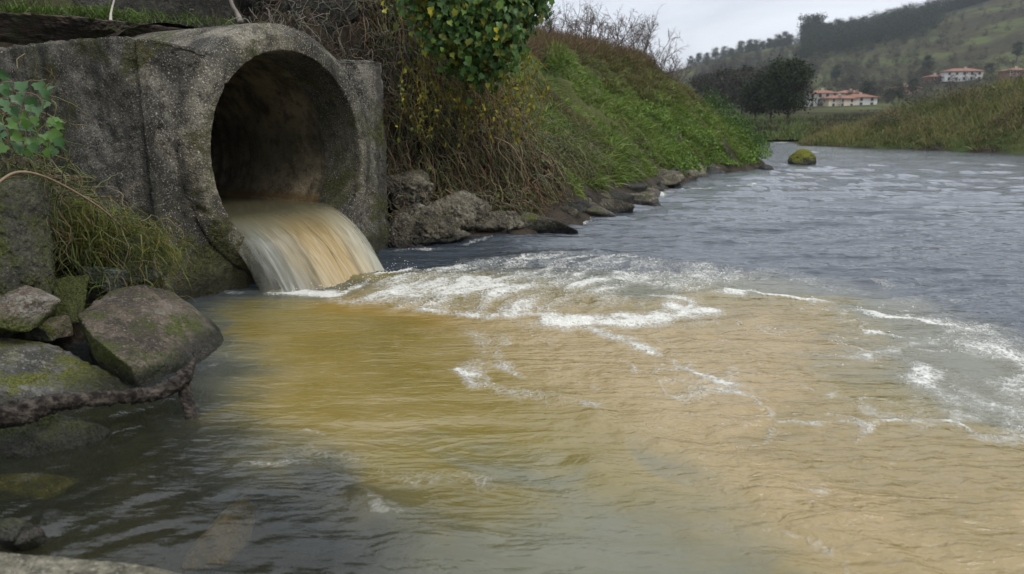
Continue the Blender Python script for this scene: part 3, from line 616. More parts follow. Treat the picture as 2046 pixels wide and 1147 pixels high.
# drops thrown up where the sheet meets the pool
n = 260; k = rng.uniform(0, 1, n) ** .6; ds = np.interp(k, [0, .12, .3, .55, .8, 1], [-.635, -.55, -.35, -.08, .17, .42]); dt = np.interp(k, [0, .12, .3, .55, .8, 1], [.26, .44, .6, .66, .64, .6]) + np.abs(rng.normal(size=n)) * (.05 + .22 * k)
P_ = L2W(ds + rng.normal(size=n) * .04, dt, 0.0); P_[:, 2] = .01 + np.abs(rng.normal(size=n)) * (.012 + .035 * k); D, F0 = ico(1); rr_ = rng.uniform(.0012, .0035, n)
V = (P_[:, None] + D[None] * rr_[:, None, None]).reshape(-1, 3); F = (np.arange(n)[:, None, None] * len(D) + F0[None]).reshape(-1, 3)
kind(link('spray_drops', mesh_np('spray_drops', V, F), m_flat('spray', (.72, .71, .64), .3, .1)), 'stuff')

# ------------------------------------------------------------------ rocks
M_r_brown = m_rock('brown_rock', (.055, .044, .032), (.17, .135, .098), (.26, .24, .20), 1.02, (.060, .072, .013), topmoss=-.2)
M_r_grey = m_rock('grey_rock', (.055, .053, .045), (.19, .18, .155), (.42, .40, .34), .72, (.09, .095, .014))
M_r_moss = m_rock('mossy_rock', (.035, .035, .025), (.09, .085, .06), (.17, .17, .12), 1.0, (.05, .058, .012), topmoss=.2)
M_r_dark = m_rock('dark_rock', (.022, .021, .017), (.055, .052, .042), (.10, .095, .08), .35, (.035, .05, .010))
M_r_pale = m_rock('pale_rock', (.12, .11, .075), (.27, .25, .18), (.36, .34, .27), .35, (.13, .13, .03), wet=False)
M_r_round = m_rock('round_mossy_rock', (.03, .03, .02), (.07, .065, .04), (.12, .12, .05), .72, (.12, .125, .012), topmoss=1.3)
def down(P, z=-.2): P = np.array(P); return np.column_stack([P[:, :2], np.full(len(P), z)])
# main boulder
top = [PY(150, 624, 3.42), PY(225, 579, 3.85), PY(285, 566, 3.92), PY(345, 577, 4.02), PY(400, 622, 4.0), PY(262, 736, 3.02), PY(180, 668, 3.22), PY(225, 706, 3.1)]
foot = [W(452, 686), W(400, 722), W(310, 757), W(440, 655)] + [p * np.array([1, 1, 0]) + np.array([.03, .07, -.02]) for p in top[:1] + top[5:]]
make_rock('boulder', np.array(top + foot + list(down(foot, -.25))), M_r_brown, 'large flat-topped brown boulder with green moss, at the pool edge below the headwall', sub=7, k=60, rough=.055, seed=3, fine=.6)
top = [PY(-60, 668, 3.1), PY(40, 676, 3.25), PY(110, 690, 3.3), PY(190, 722, 3.2), PY(262, 772, 3.05), PY(-60, 770, 2.7)]
foot = [W(265, 792), W(200, 812), W(60, 830), W(-80, 850), W(120, 720), W(-150, 720)]
make_rock('boulder', np.array(top + foot + list(down(foot))), M_r_grey, 'grey sloping boulder with pale lichen and a yellow moss edge, behind the driftwood', sub=7, k=40, rough=.075, seed=5, fine=.6)
top = [W(20, 828, .13), W(100, 822, .12), W(170, 838, .09), W(-60, 830, .14), W(215, 852, .04)]
foot = [W(232, 866), W(180, 895), W(90, 912), W(0, 918), W(-120, 920), W(-160, 850), W(160, 835)]
make_rock('boulder', np.array(top + foot + list(down(foot))), M_r_moss, 'low wet rock covered in green moss under the driftwood', sub=6, k=30, rough=.085, seed=8)
top = [PY(-140, 372, 3.25), PY(0, 362, 3.5), PY(62, 350, 3.62), PY(92, 372, 3.66), PY(98, 470, 3.64), PY(-150, 640, 2.9), PY(60, 640, 3.3), PY(112, 610, 3.5)]
back = [p + np.array([-.35, .55, 0]) for p in top[:6]] + [PY(112, 610, 3.5) + np.array([-.3, .4, -.3]), PY(-150, 640, 2.9) + np.array([0, .2, -.3])]
make_rock('boulder', np.array(top + back), M_r_moss, 'tall square-edged mossy rock below the ivy leaves', sub=7, k=26, rough=.11, seed=12, fine=.6)
for i, (c, dm, rt, mt, lb) in enumerate([
    (PY(25, 622, 3.2), (.40, .40, .22), .3, M_r_brown, 'brownish mossy rock jutting out between the tall mossy rock and the sloping boulder'),
    (PY(150, 600, 3.75), (.40, .35, .32), .9, M_r_moss, 'small mossy rubble rock between the tall rock and the brown boulder'),
    (PY(205, 555, 4.05), (.34, .25, .24), .2, m_rock('green_lichen_rock', (.07, .08, .06), (.15, .17, .13), (.22, .25, .19), .2), 'pale green lichen-coated rock right behind the brown boulder'),
    (PY(65, 668, 3.35), (.26, .2, .12), 1.2, M_r_grey, 'little grey stone wedged above the sloping boulder'),
    (PY(115, 655, 3.55), (.3, .22, .14), 2.2, M_r_brown, 'flat brown stone tucked left of the brown boulder'),
    (PY(270, 520, 4.25), (.45, .5, .42), .7, M_r_moss, 'moss-topped mound of rock against the foot of the headwall'),
    (PY(130, 520, 4.15), (.5, .5, .5), .4, M_r_dark, 'dark rock in the tangle of stems below the headwall'),
    (PY(-60, 560, 3.9), (.9, .7, .8), .4, M_r_dark, 'dark rock at the left edge behind the tall mossy rock')]):
    make_rock('rock', blob_pts(c, dm, rt, 11, 30 + i), mt, lb, sub=6, k=30, rough=.10, seed=20 + i)
# foreground slab and stones, out of focus
top = [W(-120, 1088, .16), W(0, 1094, .15), W(120, 1101, .14), W(250, 1116, .12), W(345, 1134, .10), W(430, 1165, .05), W(-200, 1300, .16), W(330, 1300, .12)]
make_rock('slab', np.array(top + list(down(top, -.15))), M_r_pale, 'pale stone slab at the very front, blurred', 'stone', sub=6, k=30, rough=.03, seed=41)
for i, (q, dm, mt, lb) in enumerate([((20, 1068, .03), (.17, .12, .12), M_r_moss, 'mossy stone lying on the front slab edge at far left'), ((62, 1078, .03), (.08, .07, .07), M_r_brown, 'tiny brown pebble beside the front slab'),
                                     ((105, 1050, -.02), (.16, .13, .10), M_r_moss, 'half-sunk mossy stone just beyond the front slab'), ((345, 958, -.045), (.13, .10, .11), M_r_brown, 'dark stone just under the clear water below the forked branch'),
                                     ((60, 965, -.13), (.55, .34, .16), m_rock('sunken_rock', (.16, .14, .02), (.30, .26, .05), (.3, .28, .08), .6, (.2, .2, .02), wet=False), 'yellow-green rock lying under water left of the ripples'),
                                     ((440, 1068, -.16), (.42, .22, .20), m_rock('ochre_stone', (.16, .10, .03), (.30, .20, .06), (.3, .22, .1), .1, wet=False), 'orange-brown stone on the bed seen through the dark water')]):
    make_rock('stone', blob_pts(W(*q), dm, i * .9, 16, 60 + i), mt, lb, 'stone', sub=5, rough=.05, seed=50 + i)
# ledge right of the headwall and the stones along the water
M_r_ledge = m_rock('ledge_rock', (.036, .031, .022), (.15, .13, .09), (.27, .245, .18), .55, (.06, .062, .014))
for i, (px, py, yy, dm, rt, lb) in enumerate([
    (845, 462, 7.25, (.62, .55, .36), .6, 'pale cracked ledge rock touching the right side of the headwall'),
    (822, 395, 7.6, (.45, .45, .38), 1.0, 'upright brown rock under the hanging roots beside the headwall'),
    (905, 440, 7.55, (.60, .5, .40), .5, 'lumpy grey-green ledge rock in the middle of the rock shelf'),
    (965, 455, 7.75, (.70, .5, .32), .4, 'sloping ledge rock at the upstream end of the shelf'),
    (880, 478, 7.25, (.75, .4, .16), .6, 'low shelf of yellow-mossed rock at the waterline by the outlet'),
    (803, 480, 6.95, (.34, .42, .50), .2, 'pale worn rock leaning on the headwall corner'),
    (1005, 462, 7.75, (.36, .28, .18), .2, 'flat brown stone between the rock shelf and the moss-capped boulder')]):
    make_rock('rock', blob_pts(PY(px, py - 8, yy), np.array(dm) * (1.0 if i == 5 else 1.38), rt, 22, 90 + i), M_r_ledge, lb, sub=6, k=24, rough=.14, seed=70 + i, fine=1.0)
make_rock('boulder', blob_pts(np.append(W(1108, 458)[:2], .09), (1.0, .6, .62), .35, 14, 7), m_rock('mossy_brown_rock', (.05, .045, .03), (.13, .12, .085), (.19, .18, .13), .6, (.085, .09, .012)), 'moss-capped brown boulder standing in the river edge', sub=6, k=24, rough=.08, seed=88)
make_rock('boulder', blob_pts(np.append(W(1605, 327)[:2], .02), (1.10, .95, .98), .3, 40, 9), M_r_round, 'round moss-covered boulder alone in the middle of the river', sub=6, k=9, rough=.085, seed=89)
ordn = ['first', 'second', 'third', 'fourth', 'fifth', 'sixth', 'seventh', 'eighth', 'ninth', 'tenth', 'eleventh', 'twelfth', 'thirteenth', 'fourteenth', 'fifteenth', 'sixteenth', 'seventeenth', 'eighteenth', 'nineteenth', 'twentieth', 'twenty-first', 'twenty-second', 'twenty-third', 'twenty-fourth']
row = 24; rq_ = np.random.default_rng(905)
for i in range(row):
    f = i / (row - 1); par = 12.2 + f * 4.0; k = int(par); p = SHL[k] + (SHL[k + 1] - SHL[k]) * (par - k)
    nrm2 = np.array([-.85, .5]); sc = rq_.uniform(.5, 1.0)
    p = p + nrm2 * rq_.uniform(.0, .55); c = (p[0], p[1], rq_.uniform(-.02, .16))
    make_rock('stone', blob_pts(c, (sc * 1.2, sc * rq_.uniform(.5, .8), sc * rq_.uniform(.42, .62)), rq_.uniform(-.6, .6), 11, 200 + i), [M_r_ledge, M_r_dark, M_r_ledge][i % 3],
              '%s waterline stone upstream of the moss-capped boulder, under the grass bank' % ordn[i], 'stone', 'stones along the waterline', sub=5, k=26, rough=.13, seed=120 + i)
make_rock('stone', blob_pts(np.append(W(1532, 338)[:2], .03), (.5, .4, .25), 0, 16, 77), M_r_dark, 'small dark stone in the water at the tip of the grassy bank', 'stone', sub=4, seed=150)
# dark stone wall behind the outlet
for i, (px, py, yy, dm, rt, lb) in enumerate([
    (545, 0, 8.1, (1.5, .8, 1.3), .9, 'dark stained rock face directly above the pipe'), (330, 12, 7.3, (2.1, .8, 1.2), 1.0, 'dark mossy rock face with a thin pale stem in front, above the headwall'),
    (40, -25, 7.0, (1.9, .9, 1.3), 1.0, 'pale grey-green rock at the top left corner'), (665, 30, 8.3, (.7, .6, .9), .6, 'greyish rock face beside the hanging vines, right above the pipe')]):
    make_rock('rock', blob_pts(PY(px, py, yy), dm, rt, 20, 300 + i), [M_r_dark, M_r_dark, M_r_grey, M_r_dark][i], lb, sub=6, k=18, rough=.05, seed=160 + i)
# weathered brown ledge lying on the block
pa = [PY(-80, 20, 5.3), PY(60, 27, 5.5), PY(200, 40, 5.75), PY(300, 52, 6.1), PY(400, 62, 6.5)]
pb = [PY(-80, 112, 5.42), PY(40, 104, 5.62), PY(200, 92, 5.85), PY(330, 88, 6.2), PY(420, 86, 6.6)]; pa = [p + np.array([.04, -.06, 0]) for p in pa]
led = pa + pb + [p + np.array([-.3, .6, -.02]) for p in pa]
m_led, g = newmat('eroded_brown_wood'); p = g.pos(); q = g.scl(p, 1, 1, 5.0, .5)
n1 = g.noise(q, 4, 6, .65, 0, 1.0); n2 = g.noise(q, 22, 4, .6)
c = g.mix(g.ramp(n1, .35, .65), (.020, .014, .010), (.072, .050, .034)); c = g.mix(g.ramp(n2, .5, .7, 0, .6), c, (.11, .085, .062))
c = g.mix(g.ramp(g.noise(p, 3.5, 5, .65), .5, .6, 0, .8), c, (.045, .05, .014))
finish(g, g.n('ShaderNodeBsdfPrincipled', None, Base_Color=c, Roughness=.9, Normal=g.n('ShaderNodeBump', None, Strength=1.0, Distance=.09, Height=g.math('ADD', n1, g.math('MULTIPLY', n2, .4)))))
make_rock('brown_ledge', np.array(led), m_led, 'weathered brown ledge lying along the top of the headwall', 'ledge', sub=7, k=40, rough=.13, seed=170, fine=1.2)

# ------------------------------------------------------------------ driftwood, stems
M_wood, g = newmat('wet_driftwood'); p = g.pos(); n1 = g.noise(g.scl(p, .5, 1, 1), 38, 5, .65); n2 = g.noise(p, 6, 4)
g_c = g.mix(g.ramp(n1, .4, .66), (.014, .011, .009), (.085, .070, .056)); g_c = g.mix(g.ramp(n2, .52, .68, 0, .7), g_c, (.046, .041, .033))
finish(g, g.n('ShaderNodeBsdfPrincipled', None, Base_Color=g_c, Roughness=.8, Specular_IOR_Level=.12, Normal=g.n('ShaderNodeBump', None, Strength=1.0, Distance=.035, Height=n1)))
def limb(name, pts, rad, mat, parent=None, sides=14, n=40, jit=.25, seed=0, loc=None):
    pts = np.array(pts, float); tt_ = np.linspace(0, len(pts) - 1, n); k = np.minimum(tt_.astype(int), len(pts) - 2); f = tt_ - k
    P0 = pts[np.maximum(k - 1, 0)]; P1 = pts[k]; P2 = pts[k + 1]; P3 = pts[np.minimum(k + 2, len(pts) - 1)]; f = f[:, None]
    C = .5 * ((2 * P1) + (-P0 + P2) * f + (2 * P0 - 5 * P1 + 4 * P2 - P3) * f ** 2 + (-P0 + 3 * P1 - 3 * P2 + P3) * f ** 3)
    r_ = np.interp(tt_, np.arange(len(pts)), rad)
    V, F, _ = tubes(C[None], r_[None], sides)
    ctr = np.repeat(C, sides, 0); d = V - ctr; rr_ = np.linalg.norm(d, axis=1, keepdims=True)
    V = ctr + d * (1 + jit * fbm(V, 1.2 / max(rad), 4, .6, seed)[:, None] + jit * .8 * fbm(V, 3.5 / max(rad), 3, .6, seed + 4)[:, None])
    cap0 = np.arange(sides)[::-1][None]; cap1 = np.arange((n - 1) * sides, n * sides)[None]
    base = np.array(loc) if loc is not None else np.zeros(3)
    o = link(name, mesh_np(name, V - base, [F, cap0, cap1]), mat, parent)
    return o
dl = W(150, 800, .06); drift = empty('driftwood_branch', dl, 'dark wet forked branch lying across the rocks with one end in the water', 'branch')
limb('stem', [W(-60, 838, .18), W(40, 828, .18), W(110, 806, .18), W(180, 797, .16), W(250, 792, .14), W(308, 786, .12), W(345, 770, .14), W(368, 752, .16)], [.038, .041, .034, .029, .027, .033, .029, .028], M_wood, drift, 20, 110, .5, 1, dl)
limb('fork', [W(345, 772, .14), W(368, 752, .16), W(380, 735, .18), W(390, 716, .20)], [.030, .030, .018, .004], M_wood, drift, 14, 36, .35, 2, dl)
limb('fork', [W(364, 752, .16), W(368, 780, .10), W(376, 810, .05), W(384, 834, .0), W(388, 850, -.05)], [.026, .026, .023, .026, .024], M_wood, drift, 14, 40, .3, 3, dl)
M_palestem = m_flat('pale_stem', (.36, .33, .28), .7, .4, 30)
def stem(name, pts, rad, label, cat, mat):
    b_ = np.array(pts[0]); o = limb(name, pts, rad, mat, None, 8, 40, .15, 5, b_); o.location = b_; return tag(o, label, cat)
stem('pale_stem', [PY(221, 42, 6.0), PY(222, 25, 6.05), PY(228, 0, 6.1), PY(236, -30, 6.1)], [.014, .008, .007, .006], 'thin pale stem rising from the ledge above the headwall', 'stem', M_palestem)
stem('root', [PY(482, 46, 7.2), PY(474, 28, 7.25), PY(464, 10, 7.25), PY(455, -20, 7.3)], [.038, .024, .02, .02], 'grey root hanging down the dark rock left of the pipe top', 'root', m_flat('grey_root', (.17, .15, .12), .8, .6, 20))
stem('arching_stem', [PY(-10, 370, 3.2), PY(30, 345, 3.3), PY(80, 350, 3.45), PY(140, 378, 3.7), PY(200, 415, 3.9), PY(240, 450, 4.05), PY(270, 478, 4.15), PY(286, 500, 4.2), PY(292, 540, 4.2)], [.006, .006, .006, .006, .005, .005, .004, .004, .003], 'thin bare brown stem arching from the tall mossy rock towards the headwall', 'stem', m_flat('brown_stem', (.20, .14, .085), .8, .3, 30))

# ------------------------------------------------------------------ vegetation on the near bank
def hz(x, y): return ground_h(x, y)[0]
def normal_at(x, y, e=.05):
    h0 = hz(x, y); hx = hz(x + e, y); hy = hz(x, y + e); return h0, unit(np.column_stack([-(hx - h0) / e, -(hy - h0) / e, np.ones(len(x))]))
def sample(n, x0, x1, y0, y1, cond):
    out = []
    tot = 0
    while tot < n:
        x = rng.uniform(x0, x1, n * 2); y = rng.uniform(y0, y1, n * 2)
        h, d, s, t, pl = ground_h(x, y, False); m = cond(x, y, h, d, s, t, pl); out.append(np.column_stack([x[m], y[m], d[m], pl[m]])); tot += m.sum()
    return np.concatenate(out)[:n]
def grass(name, pts, Lr, wr, cols, lean=.5, droop=(.3, 1.0), clump=None, lift=0.0):
    x, y = pts[:, 0], pts[:, 1]; h, N = normal_at(x, y)
    D = unit(N * .5 + np.array([0, 0, .7]) + rng.normal(size=(len(x), 3)) * lean + np.column_stack([N[:, 0], N[:, 1], np.zeros(len(x))]) * .5)
    L = rng.uniform(*Lr, len(x)); 
    if clump is not None: L = L * (1 + clump)
    V, F, c = blades(np.column_stack([x, y, h - .02 + lift]), D, L, rng.uniform(*wr, len(x)), rng.uniform(*droop, len(x)), cols)
    return kind(link(name, mesh_np(name, V, F, smooth=False, attrs={'col': c}), M_plant), 'stuff')
# green slope of the dike
pts = sample(90000, -3, 8.2, 9.0, 24, lambda x, y, h, d, s, t, pl: (d > .35) & (d < 6) & (pl > 12.6) & (pl < 21.5) & (rng.uniform(size=len(x)) < np.clip(2.2 - d * .25, .3, 1)) & (polydist(x, y, STRIP)[0] > .36) & (fbm(xyz(x, y), 2.4, 3, .55, 411) + rng.normal(size=len(x)) * .1 > -.13))
nz = fbm(xyz(pts[:, 0], pts[:, 1]), .9, 3, .5, 401); dry = .92 * sstep(1.5, 3.1, pts[:, 2] + nz * 1.5 - 1.7 * (1 - sstep(14.9, 16.0, pts[:, 3])))
cg = pick([(.09, .14, .022), (.12, .18, .028), (.07, .11, .02), (.14, .17, .04)], len(pts)); cd = pick([(.13, .115, .042), (.16, .13, .055), (.10, .105, .03), (.10, .07, .035)], len(pts))
dk = sstep(.05, .5, fbm(xyz(pts[:, 0], pts[:, 1]), 1.6, 3, .5, 405)); cg = 1.25 * cg * (1 + .5 * fbm(xyz(pts[:, 0], pts[:, 1]), 2.8, 3, .55, 431)[:, None]); cg = cg * (1 - .45 * dk[:, None]) + .4 * dk[:, None] * np.array([.06, .055, .02])
mixd = (dry > rng.uniform(size=len(pts)))[:, None]
grass('bank_grass', pts, (.10, .30), (.012, .026), np.where(mixd, cd, cg), .6, (.3, 1.4), np.clip(nz * 1.3 + fbm(xyz(pts[:, 0], pts[:, 1]), 3.2, 2, .5, 407) * .9, -.6, 1.2))
# olive and dry tangle of grass on the near, steep part
pts = sample(60000, -3.5, 5, 6.9, 14, lambda x, y, h, d, s, t, pl: (d > .5) & (d < 5) & (pl > 8.6) & (pl < 14.2) & (s > 1.25))
nz = fbm(xyz(pts[:, 0], pts[:, 1]), 1.2, 3, .5, 402)
cc_ = pick([(.075, .085, .022), (.10, .095, .035), (.05, .07, .018), (.16, .12, .06), (.13, .085, .04)], len(pts))
grass('tangled_grass', pts, (.10, .30), (.006, .014), cc_, .7, (.8, 2.2), nz * .5)
# dry brown growth along the crest
pts = sample(16000, -3, 7.5, 11, 24, lambda x, y, h, d, s, t, pl: (d > 3.3) & (d < 7) & (pl > 13.2) & (pl < 21))
grass('dry_crest_grass', pts, (.25, .60), (.008, .016), pick([(.15, .095, .055), (.12, .07, .04), (.18, .13, .07), (.10, .085, .035)], len(pts)), .35, (.1, .6))
# leafy herbs at the tip of the bank
pts = sample(9500, 2.8, 8.3, 13.5, 23.5, lambda x, y, h, d, s, t, pl: (d > .12) & (d < 2.0) & (pl > 15.0) & (pl < 20.6) & (fbm(xyz(x, y), 1.3, 3, .5, 421) > -.05 - .3 * (pl > 17.6)) & (rng.uniform(size=len(x)) < np.clip(1.25 - d * .6 + .3 * (pl > 17.8), .05, 1)))
h, N = normal_at(pts[:, 0], pts[:, 1]); bump_ = np.abs(fbm(xyz(pts[:, 0], pts[:, 1]), 2.2, 3, .5, 403)) * .55
P_ = np.column_stack([pts[:, 0], pts[:, 1], h]) + N * (bump_ * rng.uniform(.3, 1, len(pts)) + .03 + sstep(17.6, 18.8, pts[:, 3]) * rng.uniform(0, .55, len(pts)))[:, None]
tipk = sstep(17.8, 18.9, pts[:, 3])[:, None]
cl_ = pick([(.09, .16, .02), (.13, .22, .025), (.06, .11, .016)], len(pts)) * (1 - tipk) + tipk * pick([(.025, .060, .014), (.035, .075, .016), (.05, .09, .02)], len(pts))
V, F, c = leaves(P_, unit(N + rng.normal(size=N.shape) * .5), unit(rng.normal(size=N.shape) + np.array([.5, -.5, -.7])), rng.uniform(.035, .085, len(pts)), OVAL_O, cl_)
kind(link('leafy_herbs', mesh_np('leafy_herbs', V, F, attrs={'col': c}), M_plant), 'stuff')
# stems and roots hanging down the steep bank
def walk(start, n, steps, step, down=.55, curl=.45, off=(.02, .22), out=np.array([.886, -.464, 0])):
    P = np.zeros((len(start), steps, 3)); p = start.copy(); v = unit(rng.normal(size=p.shape) * .6 + out * .5); o_ = rng.uniform(*off, len(p))
    for k in range(steps):
        P[:, k] = p
        h0, N = normal_at(p[:, 0], p[:, 1])
        v = unit(v * .75 + rng.normal(size=p.shape) * curl + np.array([0, 0, -down]) + np.column_stack([N[:, 0], N[:, 1], 0 * o_]) * .22 * down)
        p = p + v * step
        hh = hz(p[:, 0], p[:, 1]) + o_; p[:, 2] = np.where(p[:, 2] < hh, p[:, 2] * .4 + hh * .6, p[:, 2]); p[:, 2] = np.maximum(p[:, 2], .03)
    return P
def vines(name, pts, steps, step, r0, cols, **kw):
    x, y = pts[:, 0], pts[:, 1]; h = hz(x, y); st = np.column_stack([x, y, h + rng.uniform(.03, .3, len(x))])
    P = walk(st, len(x), steps, step, **kw); r_ = rng.uniform(*r0, len(x))[:, None] * np.linspace(1.1, .35, steps)[None]
    V, F, idx = tubes(P, r_, 3); return kind(link(name, mesh_np(name, V, F, attrs={'col': cols[idx]}), M_twig), 'stuff'), P
steepz = lambda x, y, h, d, s, t, pl: (d > .55) & (d < 2.6) & (pl > 8.8) & (pl < 12.6) & (s > 1.3)
pts = sample(1500, -3.6, 2, 6.9, 11, steepz)
vines('hanging_roots', pts, 12, .085, (.003, .009), pick([(.10, .060, .034), (.15, .10, .05), (.07, .055, .03), (.17, .14, .08), (.06, .045, .03), (.09, .09, .04)], 1500), down=.6, curl=.38)
pts = sample(1400, -3.6, 3.2, 7, 12.5, lambda x, y, h, d, s, t, pl: (d > .5) & (d < 3.2) & (pl > 9) & (pl < 13.6) & (s > 1.3))
_, PV = vines('tangled_stems', pts, 12, .075, (.002, .005), pick([(.12, .13, .05), (.16, .15, .07), (.08, .10, .04), (.20, .17, .10), (.15, .14, .11)], 1400), down=.4, curl=.55)
# upper left of it: pale dead stems around the block's right shoulder and above
pts = sample(700, -4.2, .5, 6.8, 10.5, lambda x, y, h, d, s, t, pl: (s > .85) & (s < 2.6) & (t < -.7) & (t > -3.2))
vines('dead_stems', pts, 13, .08, (.003, .007), pick([(.14, .12, .08), (.08, .07, .05), (.12, .12, .08), (.09, .055, .035), (.17, .16, .13)], 700), down=.12, curl=.6, off=(.03, .35))
# small leaves scattered through the tangle
pk = PV[rng.integers(0, len(PV), 5200), rng.integers(2, 12, 5200)] + rng.normal(size=(5200, 3)) * .03
V, F, c = leaves(pk, unit(rng.normal(size=pk.shape) + np.array([.5, -.5, .6])), unit(rng.normal(size=pk.shape) + np.array([0, 0, -.8])), rng.uniform(.02, .05, 5200), OVAL_O, pick([(.06, .09, .02), (.09, .11, .03), (.045, .075, .02), (.13, .12, .03), (.10, .15, .03)], 5200))
kind(link('tangle_leaves', mesh_np('tangle_leaves', V, F, attrs={'col': c}), M_plant), 'stuff')

# ------------------------------------------------------------------ ivy bush above the roots
LEAFME = {}
for nm, o_ in (('lobed', LEAF_O), ('oval', OVAL_O)):
    lv, lf = leaf_local(o_)
    for k in M_leaf: LEAFME[nm, k] = mesh_np('leaf_%s_%s' % (nm, k), lv, lf); LEAFME[nm, k].materials.append(M_leaf[k])
def leaf_objs(P, Nn, Tip, size, kinds, parent, shape='lobed'):
    Y_ = unit(Tip - (Tip * Nn).sum(1, keepdims=True) * Nn); X_ = np.cross(Y_, Nn); base = np.array(parent.location)
    for i in range(len(P)):
        o = bpy.data.objects.new('leaf', LEAFME[shape, kinds[i]]); COL.objects.link(o); o.parent = parent
        s = size[i]; M = Matrix(((X_[i, 0] * s, Y_[i, 0] * s, Nn[i, 0] * s, P[i, 0] - base[0]), (X_[i, 1] * s, Y_[i, 1] * s, Nn[i, 1] * s, P[i, 1] - base[1]), (X_[i, 2] * s, Y_[i, 2] * s, Nn[i, 2] * s, P[i, 2] - base[2]), (0, 0, 0, 1)))
        o.matrix_local = M
bc = PY(945, 20, 7.7); brad = np.array([.68, .55, .66])
bush = empty('ivy_bush', PY(950, 170, 7.9), 'dense dark green ivy bush with some yellow leaves hanging over the roots', 'bush')
BL = np.array(bush.location)
def bush_pts(n, seed, shell):
    r_ = np.random.default_rng(seed); D = unit(r_.normal(size=(n, 3)) + np.array([.25, -.6, 0])); rad = (1 + .55 * fbm(D, 2.3, 3, .55, 9)) * r_.uniform(*shell, n)
    lobe = np.array([(0, 0, 0, .86), (.42, .1, .26, .62), (-.40, -.05, .22, .6), (.12, -.12, -.30, .55)])[r_.choice(4, n, p=[.46, .2, .2, .14])]
    return bc + lobe[:, :3] + D * brad * (rad * lobe[:, 3])[:, None], D
P_, D_ = bush_pts(300, 1, (.92, 1.22))
kk = [('yellow' if rng.uniform() < (.45 if (p[0] - bc[0]) < -.38 else .05) else rng.choice(['dark', 'mid', 'dark', 'olive'])) for p in P_]
leaf_objs(P_, unit(D_ * .8 + np.array([.2, -.4, .6]) + rng.normal(size=D_.shape) * .35), unit(rng.normal(size=D_.shape) * .5 + np.array([.2, -.3, -1])), rng.uniform(.055, .09, 300), kk, bush)
P_, D_ = bush_pts(5200, 2, (.55, 1.1))
V, F, c = leaves(P_, unit(D_ * .8 + np.array([.2, -.4, .6]) + rng.normal(size=D_.shape) * .4), unit(rng.normal(size=D_.shape) * .5 + np.array([.2, -.3, -1])), rng.uniform(.045, .085, 5200), LEAF_O, pick([(.045, .10, .02), (.07, .15, .026), (.035, .08, .016), (.11, .17, .026), (.04, .09, .02), (.20, .20, .025)], 5200))
kind(link('foliage', mesh_np('foliage', V - BL, F, attrs={'col': c}), M_plant, bush), 'stuff')
# trailing shoots under the bush, yellow-green
st = np.column_stack([rng.uniform(-.75, .6, 90), rng.uniform(-.3, .35, 90), rng.uniform(-.75, -.35, 90)]) + bc
P_ = walk(st, 90, 11, .07, down=.7, curl=.35)
V, F, ix = tubes(P_, np.full((90, 11), .003) * np.linspace(1.3, .5, 11), 3)
kind(link('trailing_stems', mesh_np('trailing_stems', V - BL, F, attrs={'col': pick([(.16, .14, .03), (.20, .13, .03), (.11, .11, .03)], 90)[ix]}), M_twig, bush), 'stuff')
pk = P_[rng.integers(0, 90, 900), rng.integers(0, 11, 900)] + rng.normal(size=(900, 3)) * .025
V, F, c = leaves(pk, unit(rng.normal(size=pk.shape) + np.array([.4, -.6, .4])), unit(rng.normal(size=pk.shape) * .6 + np.array([0, 0, -1])), rng.uniform(.03, .06, 900), OVAL_O, pick([(.20, .19, .02), (.12, .14, .02), (.28, .24, .02), (.07, .10, .02), (.17, .13, .02)], 900))
kind(link('trailing_leaves', mesh_np('trailing_leaves', V - BL, F, attrs={'col': c}), M_plant, bush), 'stuff')

# bare shrubs: recursive twigs
def shrub_lines(base, h, n0, spread, seed, depth=3, upw=.5):
    r_ = np.random.default_rng(seed); L = []
    def grow(p, d, ln, r0, lev):
        M = 6; pts_ = [p]; q = p.copy(); dd = d.copy()
        for k in range(M - 1):
            dd = unit(dd + r_.normal(size=3) * .16 + np.array([0, 0, .03])); q = q + dd * ln / (M - 1); pts_.append(q)
        L.append((np.array(pts_), r0))
        if lev < depth:
            for k in range(r_.integers(3, 6)):
                j = r_.integers(2, M); grow(pts_[j], unit(dd + r_.normal(size=3) * .65), ln * r_.uniform(.35, .6), r0 * .6, lev + 1)
    for k in range(n0): grow(np.array(base, float) + r_.normal(size=3) * np.array([.1, .1, 0]) * h, unit(np.array([0, 0, upw * 2]) + r_.normal(size=3) * spread), h * r_.uniform(.5, .8), h * .011, 0)
    return L
def make_shrub(name, base, h, n0, spread, seed, colr, label, cat, group=None, depth=3, leaf=None):
    L = shrub_lines((0, 0, 0), h, n0, spread, seed, depth); P = np.array([l[0] for l in L]); r_ = np.array([l[1] for l in L])[:, None] * np.linspace(1, .55, 6)[None]
    V, F, ix = tubes(P, r_, 3); o = link(name, mesh_np(name, V, F, attrs={'col': pick(colr, len(L))[ix]}), M_twig, loc=base); tag(o, label, cat, group)
    if leaf:
        n = leaf[0]; pk = P[rng.integers(0, len(P), n), rng.integers(2, 6, n)] + rng.normal(size=(n, 3)) * .02
        V, F, c = leaves(pk, unit(rng.normal(size=pk.shape) + np.array([0, -.4, .6])), unit(rng.normal(size=pk.shape)), rng.uniform(leaf[1] * .7, leaf[1] * 1.3, n), OVAL_O, pick(leaf[2], n))
        kind(link('foliage', mesh_np('foliage', V, F, attrs={'col': c}), M_plant, o), 'stuff')
    return o
crest = [(1085, 9.6, 1.0), (1105, 11, 1.3), (1140, 12, 1.3), (1170, 13.2, 1.4), (1200, 14.2, 1.5), (1228, 15, 1.5), (1255, 16, 1.4), (1280, 16.6, 1.5), (1305, 17.4, 1.2), (1330, 18.2, 1.2), (1350, 19, 1.0)]
